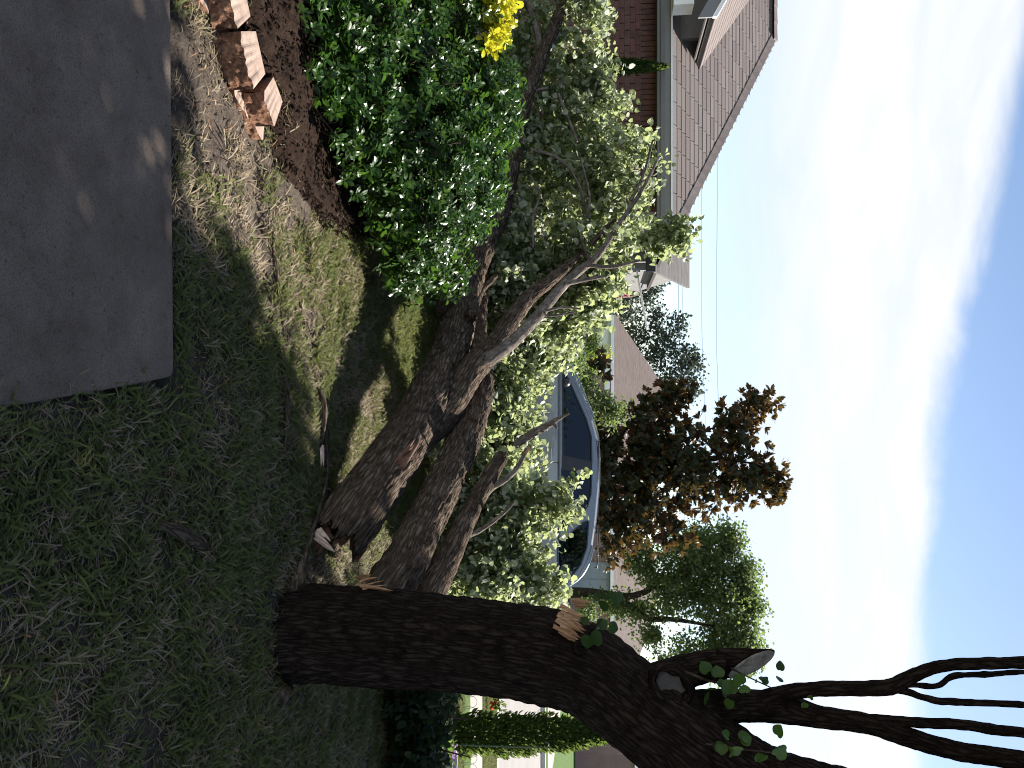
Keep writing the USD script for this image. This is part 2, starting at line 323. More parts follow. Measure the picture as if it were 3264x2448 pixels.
mat('pad_concrete', {'g': ('geometry', {}), 'n': ('noise_texture', {'scale': 2.6, 'detail': 9, 'roughness': 0.72}), 'r': ('rgb_ramp', {'ramp': [(0.3, (.092, .068, .052)), (0.5, (.145, .111, .087)), (0.7, (.20, .157, .126))]}),
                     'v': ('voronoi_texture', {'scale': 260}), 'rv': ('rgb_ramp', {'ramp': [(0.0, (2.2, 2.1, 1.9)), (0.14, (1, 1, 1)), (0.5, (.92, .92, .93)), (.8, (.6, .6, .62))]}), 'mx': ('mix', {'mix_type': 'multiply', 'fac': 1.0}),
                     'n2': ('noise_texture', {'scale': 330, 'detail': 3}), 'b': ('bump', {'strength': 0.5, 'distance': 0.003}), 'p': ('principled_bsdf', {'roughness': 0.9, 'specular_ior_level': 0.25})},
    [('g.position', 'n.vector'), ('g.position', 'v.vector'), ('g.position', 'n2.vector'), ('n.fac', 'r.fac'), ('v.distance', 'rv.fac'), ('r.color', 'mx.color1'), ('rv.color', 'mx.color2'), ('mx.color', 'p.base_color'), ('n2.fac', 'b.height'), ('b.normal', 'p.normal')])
mat('mulch_chip', {'g': ('geometry', {}), 'r': ('rgb_ramp', {'ramp': [(0, (.012, .008, .006)), (.6, (.035, .021, .014)), (1, (.10, .068, .047))]}), 'p': ('principled_bsdf', {'roughness': 1.0, 'specular_ior_level': 0.03})}, [('g.random_per_island', 'r.fac'), ('r.color', 'p.base_color')])
plain('mulch', (.020, .013, .010), 1.0, spec=0.03, vary=0.5, scale=40, bump=0.02, bscale=70)  # dark mulch, with the shrub's shade mixed into its colour
plain('walk_concrete', (.22, .195, .17), 0.9, vary=0.1, scale=3, bump=0.002)
plain('road_concrete', (.16, .145, .138), 0.9, vary=0.14, scale=0.9, bump=0.002)
plain('kerb_concrete', (.36, .33, .30), 0.9, vary=0.15, scale=3)
mat('block_face', {'g': ('geometry', {}), 'n': ('noise_texture', {'scale': 55, 'detail': 6, 'roughness': 0.7}), 'r': ('rgb_ramp', {'ramp': [(0.3, (.055, .026, .016)), (0.5, (.155, .080, .050)), (0.75, (.29, .175, .115))]}),
                   'b': ('bump', {'strength': 1.0, 'distance': 0.012}), 'p': ('principled_bsdf', {'roughness': 0.95, 'specular_ior_level': 0.1})},
    [('g.position', 'n.vector'), ('n.fac', 'r.fac'), ('r.color', 'p.base_color'), ('n.fac', 'b.height'), ('b.normal', 'p.normal')])
plain('block_top', (.23, .165, .13), 0.9, vary=0.3, scale=30, bump=0.003, bscale=120)
mat('shingle_grit', {'oi': ('object_info', {}), 'g': ('geometry', {}), 'wn': ('voronoi_texture', {'scale': 2.4}), 'r': ('rgb_ramp', {'ramp': [(0, (.16, .137, .128)), (0.5, (.215, .187, .175)), (1, (.29, .262, .25))]}),
                     'n': ('noise_texture', {'scale': 90, 'detail': 5, 'roughness': 0.7}), 'rn': ('rgb_ramp', {'ramp': [(0.3, (.8, .8, .8)), (0.7, (1.15, 1.15, 1.15))]}), 'mx': ('mix', {'mix_type': 'multiply', 'fac': 1.0}),
                     'ri': ('rgb_ramp', {'ramp': [(0, (.88, .86, .86)), (1, (1.12, 1.13, 1.14))]}), 'mi': ('mix', {'mix_type': 'multiply', 'fac': 1.0}), 'p': ('principled_bsdf', {'roughness': 0.95, 'specular_ior_level': 0.15})},
    [('g.position', 'wn.vector'), ('g.position', 'n.vector'), ('g.random_per_island', 'r.fac'), ('n.fac', 'rn.fac'), ('oi.random', 'ri.fac'), ('r.color', 'mi.color1'), ('ri.color', 'mi.color2'), ('mi.color', 'mx.color1'), ('rn.color', 'mx.color2'), ('mx.color', 'p.base_color')])
for nm, c0, c1 in (('far_shingles', (.100, .078, .070), (.155, .124, .112)), ('grey_shingles', (.075, .070, .068), (.14, .132, .13))):
    mat(nm, {'g': ('geometry', {}), 'mp': ('mapping', {'mapping_type': 'point', 'scale': (1.6, 1.0, 14.0)}), 'n': ('noise_texture', {'scale': 1.6, 'detail': 5, 'roughness': 0.7}), 'r': ('rgb_ramp', {'ramp': [(0.32, c0), (0.68, c1)]}), 'p': ('principled_bsdf', {'roughness': 0.95, 'specular_ior_level': 0.15})},
        [('g.position', 'mp.vector'), ('mp.vector', 'n.vector'), ('n.fac', 'r.fac'), ('r.color', 'p.base_color')])
plain('red_brick', (.105, .048, .042), 0.9, vary=0.35, scale=9, bump=0.002, bscale=140)
plain('mortar', (.17, .14, .13), 0.95, vary=0.1)
mat('far_brick', {'g': ('geometry', {}), 'sx': ('separate_xyz', {}), 'cb': ('combine_xyz', {}), 'ad': ('math', {'math_type': 'add'}), 'bk': ('brick_texture', {'color1': (.22, .12, .095), 'color2': (.15, .085, .07), 'mortar': (.27, .23, .2), 'scale': 1.0, 'mortar_size': 0.008, 'brick_width': 0.213, 'row_height': 0.076}), 'p': ('principled_bsdf', {'roughness': 0.9})},
    [('g.position', 'sx.vector'), ('sx.x', 'ad.value1'), ('sx.y', 'ad.value2'), ('ad.value', 'cb.x'), ('sx.z', 'cb.y'), ('cb.vector', 'bk.vector'), ('bk.color', 'p.base_color')])
plain('trim_grey', (.17, .168, .178), 0.6, vary=0.06)
plain('trim_white', (.78, .77, .75), 0.5, vary=0.04)
plain('soffit_dark', (.08, .07, .065), 0.8)
plain('siding_grey', (.13, .126, .122), 0.8)
plain('garage_paint', (.20, .235, .26), 0.6, vary=0.05)
plain('dark_glass', (.012, .016, .02), 0.06, spec=0.8, vary=0.05)
plain('car_paint', (.185, .20, .225), 0.30, metal=0.45, vary=0.03, coat=1.0)
plain('car_black', (.022, .022, .026), 0.45, vary=0.05)
plain('chrome', (.7, .72, .74), 0.15, metal=1.0, vary=0.02)
plain('tyre_rubber', (.02, .02, .021), 0.8)
plain('tail_red', (.4, .02, .015), 0.2)
mat('car_glass', {'t': ('transparent_bsdf', {'color': (.30, .36, .40)}), 'gl': ('glossy_bsdf', {'color': (1, 1, 1), 'roughness': 0.02}), 'fr': ('fresnel', {'IOR': 1.6}), 'm': ('mix_closure', {})},
    [('fr.fac', 'm.fac'), ('t.BSDF', 'm.closure1'), ('gl.BSDF', 'm.closure2')], surface='m.closure')
plain('cabin_trim', (.05, .052, .058), 0.8)
plain('pole_white', (.8, .79, .76), 0.5)
plain('flag_red', (.45, .03, .035), 0.8)
plain('flag_white', (.78, .76, .74), 0.8)
plain('stake_green', (.015, .04, .022), 0.5)
plain('wire_dark', (.05, .05, .055), 0.6)
plain('edging_wire', (.30, .28, .26), 0.5, metal=0.4)
plain('pot_grey', (.20, .21, .23), 0.8)
plain('brown_wall', (.16, .105, .095), 0.9, vary=0.12, scale=2.0)

# ------------------------------------------------------------------ ground, pad, walk, road
rd = lambda *a: np.asarray(a, float)
WALL = np.array([[-2.6, 1.6], [-1.60, 2.86], [-1.48, 3.07], [-1.29, 3.24], [-1.12, 3.56], [-1.02, 3.80]])   # foot of the little block wall
def behind_wall(x, y):
    """1 well behind the block wall, 0 on the lawn side."""
    d = np.full(np.shape(x), 1e9); s = np.zeros(np.shape(x))
    for a, b in zip(WALL[:-1], WALL[1:]):
        ab = b - a; t = np.clip(((x - a[0]) * ab[0] + (y - a[1]) * ab[1]) / (ab @ ab), 0, 1)
        dx, dy = x - a[0] - t * ab[0], y - a[1] - t * ab[1]
        q = np.hypot(dx, dy); cr = ab[0] * dy - ab[1] * dx
        s = np.where(q < d, np.sign(cr) * q, s); d = np.minimum(d, q)
    return np.clip((s - 0.10) / 0.12, 0, 1) * np.clip((4.3 - y) / 0.6, 0, 1)

def gz(x, y, bumps=True):
    x, y = np.asarray(x, float), np.asarray(y, float)
    z = -0.09 * np.clip((y - 6.5) / 5.0, 0, 1)
    z = np.where(y > 12.3, -0.26, z); z = np.where(y > 22.8, -0.10, z)
    z = z + 0.10 * behind_wall(x, y)
    if bumps:
        p = np.stack([x, y, np.zeros_like(x)], -1)
        fade = np.clip((11.5 - y) / 3, 0, 1) * np.clip((6 - np.abs(x)) / 2, 0, 1)
        z = z + fade * (0.05 * (meshkit.fbm(p * 1.3, 3, 2) - 0.5) + 0.018 * (meshkit.fbm(p * 9, 3, 4) - 0.5))
        # shallow gullies that run along the surface roots
        for (ax, ay), (bx, by) in (((-1.3, 3.95), (0.75, 4.50)), ((-1.2, 3.50), (0.4, 3.85))):
            t = np.clip(((x - ax) * (bx - ax) + (y - ay) * (by - ay)) / ((bx - ax)**2 + (by - ay)**2), 0, 1)
            dd = np.hypot(x - ax - t * (bx - ax), y - ay - t * (by - ay))
            z = z - 0.03 * np.exp(-(dd / 0.06)**2) * fade
    pad = (x < 0.02) & (y < 2.83)
    return np.where(pad, -0.05, z)

xs = np.concatenate([-np.geomspace(900, 4.2, 26), np.arange(-4, 6.001, 0.045), np.geomspace(6.2, 900, 26)])
ys = np.concatenate([[-300, -60, -15, -4, -1, 0.5], np.arange(1.0, 9.0, 0.045), np.arange(9.0, 12.26, 0.2), [12.29, 12.31, 14, 18, 22.79, 22.81, 26, 32, 40, 55, 80, 130, 240, 500, 1000]])
gx, gy = np.meshgrid(xs, ys, indexing='ij')
gv = np.stack([gx, gy, gz(gx, gy)], -1).reshape(-1, 3)
i, j = np.meshgrid(np.arange(len(xs) - 1), np.arange(len(ys) - 1), indexing='ij')
a = (i * len(ys) + j).ravel(); b = a + len(ys)
solo('ground', (gv, np.column_stack([a, b, b + 1, a + 1])), 'ground_soil', 'bare soil and thatch of the front yard', 'ground', 'structure', smooth=True)

def slab(poly, z0, z1, bev=0.012):
    from shapely.geometry import Polygon
    p = Polygon(poly)
    a = trimesh.creation.extrude_polygon(p, z1 - z0 - bev, engine='earcut'); a.apply_translation((0, 0, z0))
    top = np.array(p.buffer(-bev, join_style=2).exterior.coords)[:-1]; base = np.array(p.exterior.coords)[:-1]
    h = trimesh.convex.convex_hull(np.vstack([np.column_stack([base, np.full(len(base), z1 - bev)]), np.column_stack([top, np.full(len(top), z1)])]))
    return trimesh.util.concatenate([a, h])
solo('concrete_pad', slab([(-3.6, 0.4), (0.22, 0.4)] + [(.22 - .246 * t + rng.uniform(-.003, .003), .4 + 2.4 * t) for t in np.linspace(.05, .985, 60)] + [(-.03, 2.792)] + [(-.04 - 3.5 * t, 2.80 - .06 * t + rng.uniform(-.003, .003)) for t in np.linspace(0, 1, 90)], -0.10, 0.012, .008), 'pad_concrete', 'grey concrete patio slab in leaf shade at the lawn corner', 'patio', 'structure')
solo('sidewalk', box(-60, 60, 9.2, 10.75, -0.3, -0.062), 'walk_concrete', 'pale concrete pavement along the street', 'pavement', 'structure')
solo('street', box(-60, 60, 12.55, 22.3, -0.5, -0.20), 'road_concrete', 'pale concrete street beyond the front yard', 'road', 'structure')
solo('kerb', box(-60, 60, 12.36, 12.54, -0.4, -0.075), 'kerb_concrete', 'near kerb of the street', 'kerb', 'structure')
solo('kerb', box(-60, 60, 22.31, 22.5, -0.4, -0.075), 'kerb_concrete', 'far kerb of the street', 'kerb', 'structure')
solo('sidewalk', box(-60, 60, 23.6, 25.6, -0.4, -0.09), 'walk_concrete', 'pale concrete pavement on the far side of the street', 'pavement', 'structure')
solo('driveway', box(8.6, 12.4, 25.7, 36.2, -0.4, -0.092), 'walk_concrete', 'pale driveway up to the garage across the street', 'driveway', 'structure')

# ------------------------------------------------------------------ grass: tufts of broad blades
def blade_set(n, spread, length, width):
    V, F, k = [], [], 0
    for _ in range(n):
        a = rng.random() * 2 * np.pi; r = spread * math.sqrt(rng.random())
        base = np.array([r * math.cos(a), r * math.sin(a), -0.006])
        h = rng.random() * 2 * np.pi; d = np.array([math.cos(h), math.sin(h), 0]); sd = np.array([-d[1], d[0], 0])
        L = length * (0.55 + 0.8 * rng.random()); w = width * (0.7 + 0.6 * rng.random()); up = rng.uniform(0.15, 0.85)
        c = [base + d * L * t * (1 - 0.35 * up) + np.array([0, 0, L * (up * 1.1 * t - 0.55 * up * t * t + 0.12 * t)]) for t in (0, .4, .75, 1)]
        tw = rng.uniform(-.5, .5) * np.array([0, 0, 1])
        s2 = unit(sd + tw)
        V += [c[0] - s2 * w * .4, c[0] + s2 * w * .4, c[1] - s2 * w * .5, c[1] + s2 * w * .5, c[2] - s2 * w * .4, c[2] + s2 * w * .4, c[3]]
        F += [[k, k + 1, k + 3], [k, k + 3, k + 2], [k + 2, k + 3, k + 5], [k + 2, k + 5, k + 4], [k + 4, k + 5, k + 6]]; k += 7
    return np.array(V), np.array(F)

def scatter(name, label, cat, protos, pts, which, scale, yaw, tilt=None):
    path = numbered('/World', name)
    pi = UsdGeom.PointInstancer.Define(stage, path)
    setdata(pi.GetPrim(), label=label, category=cat, kind='stuff')
    targets = []
    for k, (m, mt) in enumerate(protos):
        p = path + f'/tuft_{k:03d}' if k else path + '/tuft'
        usdkit.mesh(stage, p, m, M[mt]); targets.append(p)
    pi.CreatePrototypesRel().SetTargets([Sdf.Path(t) for t in targets])
    pi.CreateProtoIndicesAttr(Vt.IntArray.FromNumpy(which.astype(np.int32)))
    pi.CreatePositionsAttr(Vt.Vec3fArray.FromNumpy(pts.astype(np.float32)))
    pi.CreateScalesAttr(Vt.Vec3fArray.FromNumpy(np.repeat(scale[:, None], 3, 1).astype(np.float32)))
    pi.CreateOrientationsAttr(Vt.QuathArray([Gf.Quath(math.cos(t / 2), 0, 0, math.sin(t / 2)) for t in yaw]))

protos = [(blade_set(26, 0.055, 0.062, 0.0062), 'grass_blade') for _ in range(7)] + [(blade_set(20, 0.06, 0.06, 0.004), 'dry_blade') for _ in range(3)]
N = 30000
Y = np.sqrt(rng.uniform(1.7**2, 9.15**2, N)); X = rng.uniform(-1, 1, N) * (0.50 * Y + 0.35)
keep_p = np.clip((5.5 / Y)**1.1, 0, 1)
ok = rng.random(N) < keep_p
pat = meshkit.fbm(np.stack([X * 1.6, Y * 1.6, 0 * X], -1), 3, 21); fine = meshkit.fbm(np.stack([X * 7, Y * 7, 0 * X], -1), 2, 23)
bare = np.clip((-0.45 - X) / 0.5, 0, 1) * np.clip((3.95 - Y) / 0.5, 0, 1)            # worn earth between patio and block wall
bare = np.maximum(bare, np.clip((-0.75 - X) / 0.3, 0, 1) * np.clip((4.45 - Y) / 0.25, 0, 1))
bare = np.maximum(bare, 0.9 * behind_wall(X, Y))
cover = 0.55 + 0.9 * (pat - 0.35) + 0.5 * (fine - 0.5)
for (ax, ay), (bx, by), w in (((-1.3, 3.95), (0.75, 4.50), .05), ((-1.2, 3.50), (0.4, 3.85), .045)):
    t = np.clip(((X - ax) * (bx - ax) + (Y - ay) * (by - ay)) / ((bx - ax)**2 + (by - ay)**2), 0, 1)
    cover = cover - 0.5 * np.exp(-(np.hypot(X - ax - t * (bx - ax), Y - ay - t * (by - ay)) / w)**2)
cover = np.where(Y > 4.7, np.maximum(cover, .9), cover) * (1 - (0.90 - 0.35 * (fine > .55)) * bare)
ok &= rng.random(N) < cover
ok &= ~((X < 0.22 - (Y - .4) * 0.1025 + 0.0) & (Y < 2.815))
dry = (rng.random(N) < 0.34 + 0.45 * np.clip((0.5 - pat) * 3, 0, 1) + 0.4 * bare) & (Y < 6)
which = np.where(dry, rng.integers(7, 10, N), rng.integers(0, 7, N))
far = np.clip((Y - 3) / 5, 0, 1)
scl = rng.uniform(0.75, 1.35, N) * (1 - 0.25 * far) * np.where(Y > 6, 1.3, 1)
sel = np.nonzero(ok)[0]
scatter('lawn_grass', 'coarse patchy lawn grass of the front yard, green with dry straw blades', 'grass', protos, np.column_stack([X[sel], Y[sel], gz(X[sel], Y[sel])]), which[sel], scl[sel], rng.random(len(sel)) * 6.283)
# verge between pavement and street, and lawns across
N2 = 5000
X2 = rng.uniform(3.2, 7.5, N2); Y2 = np.where(rng.random(N2) < .75, rng.uniform(10.8, 12.3, N2), rng.uniform(8.4, 9.15, N2))
scatter('verge_grass', 'bright mown grass strip between the pavement and the street', 'grass', protos[:4], np.column_stack([X2, Y2, gz(X2, Y2)]), rng.integers(0, 4, N2), rng.uniform(.8, 1.3, N2), rng.random(N2) * 6.283)

# dead twigs, straw and a few stones lying on the soil
deb = []
for _ in range(420):
    y = rng.uniform(1.9, 5.2); x = rng.uniform(-.5 * y, .5 * y)
    if x < 0.2 - (y - .4) * 0.1025 and y < 2.83: continue
    if x > -0.3 and rng.random() < 0.6: continue
    L = rng.uniform(.015, .09); h = rng.random() * 6.28; z = float(gz(x, y)) + 0.006
    deb.append(tube([(x, y, z), (x + L * math.cos(h) * .5, y + L * math.sin(h) * .5, z + rng.uniform(0, .02)), (x + L * math.cos(h + .3), y + L * math.sin(h + .3), z)], [.0016, .0022, .0012], sides=4, step=.04))
solo('ground_litter', join(deb), 'torn_wood', 'bits of straw and dead twig strewn over the bare earth', 'litter', 'stuff')
clods = []
for _ in range(1500):
    y = rng.uniform(2.85, 4.4); x = rng.uniform(-1.9, .1)
    if behind_wall(np.array([x]), np.array([y]))[0] > .05: continue
    r_ = rng.uniform(.003, .011); c_ = np.array([x, y, float(gz(x, y)) + r_ * .25])
    v_ = np.array([[1, 0, 0], [-1, 0, 0], [0, 1, 0], [0, -1, 0], [0, 0, 1], [0, 0, -1]]) * (rng.uniform(.6, 1.3, (6, 3))) * r_ + rng.normal(size=(6, 3)) * r_ * .15
    clods.append((c_ + v_, np.array([[0, 2, 4], [2, 1, 4], [1, 3, 4], [3, 0, 4], [2, 0, 5], [1, 2, 5], [3, 1, 5], [0, 3, 5]])))
solo('soil_clods', join(clods), 'ground_soil', 'crumbs of dry soil on the bare earth before the block wall', 'soil', 'stuff')
chips = []
for _ in range(260):
    x, y = rng.uniform(-1.5, 0.0), rng.uniform(1.9, 2.78); L = rng.uniform(.002, .009); h = rng.random() * 6.28
    c = np.array([x, y, .0135]); d = np.array([math.cos(h), math.sin(h), 0]) * L; s = np.array([-d[1], d[0], 0]) * .28
    chips.append((np.array([c - d, c + s, c + d, c - s, c + [0, 0, .003]]), np.array([[0, 3, 4], [3, 2, 4], [2, 1, 4], [1, 0, 4]])))
solo('patio_crumbs', join(chips), 'dry_blade', 'tiny crumbs of leaf and bark scattered on the patio slab', 'litter', 'stuff')

# ------------------------------------------------------------------ retaining blocks
def block(foot0, foot1, z0, h, depth, name_label, rough=.020):
    """A split-faced wall block between two foot points of its front face; deeper side away from the lawn."""
    a, b = np.array([*foot0, 0.]), np.array([*foot1, 0.])
    u = unit(b - a); n = np.array([-u[1], u[0], 0])          # towards the bed
    L = np.linalg.norm(b - a)
    t = Thing('retaining_block', name_label, 'garden block', a + [0, 0, z0], group='blocks of the low garden wall')
    nx, nz = 34, 13
    X_, Z_ = np.meshgrid(np.linspace(0, L, nx), np.linspace(0, h, nz), indexing='ij')
    bul = rough * 2.2 * (meshkit.fbm(np.stack([X_ * 42 + a[0] * 9, Z_ * 42, 0 * X_ + a[1] * 7], -1), 4, 3) - .5)
    bul = bul - 0.014 * np.clip(1 - np.minimum(X_, L - X_) / .03, 0, 1)
    fv = a + [0, 0, z0] + u * X_[..., None] + np.array([0, 0, 1]) * Z_[..., None] - n * bul[..., None] + np.array([0, 0, 1]) * (.007 * (meshkit.noise(np.stack([X_ * 55 + a[1] * 3, 0 * X_, 0 * X_ + 2], -1), 6) - .5) * Z_ / h)[..., None]
    i, j = np.meshgrid(np.arange(nx - 1), np.arange(nz - 1), indexing='ij'); q = (i * nz + j).ravel()
    F = np.column_stack([q, q + nz, q + nz + 1, q + 1])
    t.part('rough_face', (fv.reshape(-1, 3), F), 'block_face', smooth=True)
    # ends and back
    e0, e1 = fv[0], fv[-1]
    bk0, bk1 = a + u * L * .12 + n * depth, a + u * L * .88 + n * depth
    V = [e0[0], e0[-1], e1[0], e1[-1], bk0 + [0, 0, z0], bk0 + [0, 0, z0 + h], bk1 + [0, 0, z0], bk1 + [0, 0, z0 + h]]
    t.part('sides', (np.array(V), np.array([[0, 1, 5, 4], [2, 6, 7, 3], [4, 5, 7, 6]])), 'block_face')
    top = fv[:, -1]; m = len(top); back = bk0 + (bk1 - bk0) * np.linspace(0, 1, m)[:, None] + [0, 0, z0 + h]
    k = np.arange(m - 1)
    t.part('flat_top', (np.vstack([top, back]), np.column_stack([k, k + 1, k + 1 + m, k + m])), 'block_top')

def gp(px, py, z): return G(px, py, z)[:2]
lows = [((560, -120), (662, 64)), ((664, 70), (722, 262)), ((728, 288), (826, 452))]
low_lab = ['lowest course block nearest the picture edge, half sunk in soil', 'lowest course block under the middle upper block', 'lowest course block at the end of the wall where grass starts']
for (p, q), lb in zip(lows, low_lab): block(gp(*p, 0.0), gp(*q, 0.0), -0.045, 0.062, 0.2, lb)
ups = [((636, -90), (680, 96), 'upper tan block at the picture edge with broad sunlit top'), ((690, 106), (736, 290), 'middle upper tan block, longest rough face in sun'), ((768, 303), (810, 408), 'short end block of upper course, partly in shade')]
for (p, q, lb) in ups: block(gp(*p, 0.018), gp(*q, 0.018), 0.0175, 0.098, 0.17, lb)

# ------------------------------------------------------------------ the standing tree
t_base = P(930, 2020, 3.96); t_base[2] = 0
tree = Thing('standing_tree', 'big dark trunk leaning to the right with torn wounds and a sawn limb', 'tree', t_base)
tr = [(820, 2020, 3.97, 210), (900, 2020, 3.97, 176), (980, 2019, 3.97, 161), (1200, 2030, 3.97, 157), (1400, 2046, 3.96, 153), (1600, 2070, 3.95, 147), (1760, 2098, 3.94, 148), (1880, 2144, 3.93, 142), (2000, 2234, 3.92, 138),
      (2120, 2322, 3.90, 140), (2260, 2415, 3.88, 140), (2450, 2522, 3.84, 130), (2700, 2590, 3.8, 128), (3000, 2670, 3.7, 112), (3500, 2850, 3.5, 90), (4100, 3050, 3.2, 70)]
tree.part('trunk', ptube(tr, sides=150, step=.016, rough=.012, grain=58, seed=3, lump=.06), 'shaded_trunk_bark', smooth=True)
def limb(name, pp, matn='shaded_trunk_bark', thing=tree, rough=.005, sides=40, step=.02, grain=70, seed=1, lump=.06, **kw):
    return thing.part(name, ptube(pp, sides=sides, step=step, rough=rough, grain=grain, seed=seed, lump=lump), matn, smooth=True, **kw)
# sawn stub
stub_pts = [(2050, 2200, 3.97, 75), (2160, 2150, 3.98, 56), (2240, 2126, 3.97, 48), (2300, 2118, 3.95, 46), (2312, 2118, 3.95, 45)]
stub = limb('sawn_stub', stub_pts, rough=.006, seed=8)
e = P(2396, 2118, 3.95); ax = unit(np.array([.50, -.78, .36])); lng = np.array([-.46, .06, .88]); lng = unit(lng - ax * (lng @ ax)); sh = np.cross(ax, lng)
th = np.linspace(0, 2 * np.pi, 40, endpoint=False)
def disc(c, a1, r1, a2, r2, nrm, dome_=0.006, rings=7, seed=0):
    V, F = [c + nrm * dome_], []
    for k in range(1, rings + 1):
        s = k / rings
        for x in th:
            w = 1 + .06 * (meshkit.noise(np.array([math.cos(x) * 1.7, math.sin(x) * 1.7, seed]), 3) - .5) * 2
            V.append(c + (a1 * r1 * math.cos(x) + a2 * r2 * math.sin(x)) * s * w + nrm * (dome_ * (1 - s**4) + .003 * (meshkit.noise(np.array([x * 3, s * 6, seed]), 5) - .5)))
    n = len(th)
    for x in range(n): F.append([0, 1 + x, 1 + (x + 1) % n])
    for k in range(rings - 1):
        for x in range(n):
            p, q = 1 + k * n + x, 1 + k * n + (x + 1) % n
            F += [[p, p + n, q + n], [p, q + n, q]]
    return np.array(V), np.array(F)
def wedge(c, a1, r1, a2, r2, nrm, back, rb):
    """Solid from the slanted cut face back into the limb."""
    f = np.array([c + a1 * r1 * math.cos(x) + a2 * r2 * math.sin(x) for x in th]); b_ = np.array([back + (a1 * math.cos(x) + a2 * math.sin(x)) * rb for x in th])
    n = len(th); k = np.arange(n); k2 = (k + 1) % n
    return np.vstack([f, b_]), np.vstack([np.column_stack([k, k + n, k2 + n]), np.column_stack([k, k2 + n, k2])])
tree.part('cut_face', disc(e, lng, .122, sh, .066, ax, seed=2), 'weathered_cut', smooth=40, label='grey weathered face of the sawn limb')
f_ = np.array([e + lng * .128 * math.cos(x) * (1 + .02 * math.sin(5 * x)) + sh * .070 * math.sin(x) for x in th]) - ax * .002
n_ = len(th); k_ = np.arange(n_); k2_ = (k_ + 1) % n_; rings_ = []
for t_ in np.linspace(0, 1, 9):
    g_ = f_.copy(); g_[:, 2] = f_[:, 2] * (1 - t_) + (P(2285, 2118, 3.95)[2]) * t_
    rr_ = 1 + .05 * (meshkit.fbm(np.stack([np.cos(th) * 3, np.sin(th) * 3, g_[:, 2] * 6], -1), 3, 6) - .5) * 2 * (.3 + t_)
    g_[:, :2] = e[:2] + (g_[:, :2] - e[:2]) * rr_[:, None]; rings_.append(g_)
tu = Tube((np.vstack(rings_), np.vstack([np.vstack([np.column_stack([k_ + r * n_, k_ + (r + 1) * n_, k2_ + (r + 1) * n_]), np.column_stack([k_ + r * n_, k2_ + (r + 1) * n_, k2_ + r * n_])]) for r in range(8)])))
tu.grain = tu[0] - e; tree.part('cut_rim', tu, 'shaded_trunk_bark', smooth=True)
# old healed collar, ring knot
c = P(2140, 2185, 3.815); nr = unit(np.array([-.18, -.9, .42])); a1 = unit(np.array([.55, .2, .8])); a1 = unit(a1 - nr * (a1 @ nr)); a2 = np.cross(nr, a1)
tree.part('healed_cut', disc(c, a1, .098, a2, .066, nr, -.016, seed=4), 'old_cut', smooth=40)
ring_ = []
for x in np.linspace(0, 2 * np.pi, 41)[:-1]:
    w_ = 1 + .16 * (meshkit.noise(np.array([math.cos(x) * 2, math.sin(x) * 2, 3.3]), 8) - .5)
    ring_.append(c + (a1 * .104 * math.cos(x) + a2 * .072 * math.sin(x)) * w_ + nr * (.004 - .012 * meshkit.noise(np.array([math.cos(x) * 3, math.sin(x) * 3, 1.]), 2)))
tree.part('cut_collar', tube(ring_ + ring_[:1], [.019 + .012 * meshkit.noise(np.array([k * .6, 0, 0.]), 4) for k in range(41)], sides=14, step=.012, rough=.006, grain=70, seed=9, lump=.15), 'shaded_trunk_bark', smooth=True)
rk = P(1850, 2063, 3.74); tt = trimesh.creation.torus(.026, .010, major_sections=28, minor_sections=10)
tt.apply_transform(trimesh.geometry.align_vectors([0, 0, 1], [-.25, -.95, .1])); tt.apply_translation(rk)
tree.part('ring_knot', tt, 'shaded_trunk_bark', smooth=True)
# upright leaders
limb('branch', [(2150, 2290, 3.95, 95), (2240, 2262, 3.96, 62), (2340, 2250, 3.97, 52), (2440, 2252, 3.98, 48), (2520, 2262, 3.98, 44), (2609, 2284, 3.98, 34), (2762, 2306, 3.97, 30), (2864, 2340, 3.96, 29), (2966, 2372, 3.95, 29), (3069, 2397, 3.95, 29), (3280, 2430, 3.93, 28), (3600, 2520, 3.9, 24), (3900, 2590, 3.9, 18)], seed=21)
limb('branch', [(2400, 2240, 3.97, 30), (2507, 2208, 3.95, 24), (2634, 2195, 3.93, 23), (2788, 2194, 3.9, 23), (2849, 2186, 3.9, 24), (2915, 2152, 3.9, 20), (3018, 2121, 3.88, 18), (3264, 2111, 3.85, 18), (3500, 2100, 3.8, 14), (3800, 2090, 3.8, 8)], seed=22)
limb('branch', [(2845, 2182, 3.9, 12), (2915, 2183, 3.92, 9), (2990, 2186, 3.92, 9), (3038, 2155, 3.92, 9), (3145, 2150, 3.9, 9), (3264, 2142, 3.9, 8), (3500, 2140, 3.9, 6)], sides=18, seed=23)
limb('branch', [(2840, 2192, 3.9, 14), (2900, 2206, 3.9, 11), (2941, 2223, 3.9, 10), (3018, 2236, 3.9, 11), (3264, 2245, 3.9, 10), (3600, 2260, 3.9, 7)], sides=20, seed=24)
limb('branch', [(2770, 2296, 3.97, 18), (2813, 2296, 3.97, 17), (2915, 2303, 3.97, 16), (3069, 2310, 3.98, 16), (3171, 2326, 3.98, 16), (3280, 2337, 3.98, 15), (3700, 2390, 4.0, 9)], sides=24, seed=25)
# out of the frame above and to the right: boughs that carry the crown
cb = P(3000, 2740, 3.7)
for k, q in enumerate([(4.3, 4.6, 4.9), (3.9, 3.8, 4.9), (3.3, 2.9, 5.2), (4.9, 3.7, 4.6), (5.6, 5.5, 4.3)]):
    q = np.array(q); tree.part('bough', tube([cb, cb * .55 + q * .45 + [0, 0, .25], q, q + unit(q - cb) * .8], [.10, .07, .04, .012], sides=12, step=.15, rough=.005, seed=60 + k), 'shaded_trunk_bark', smooth=True)
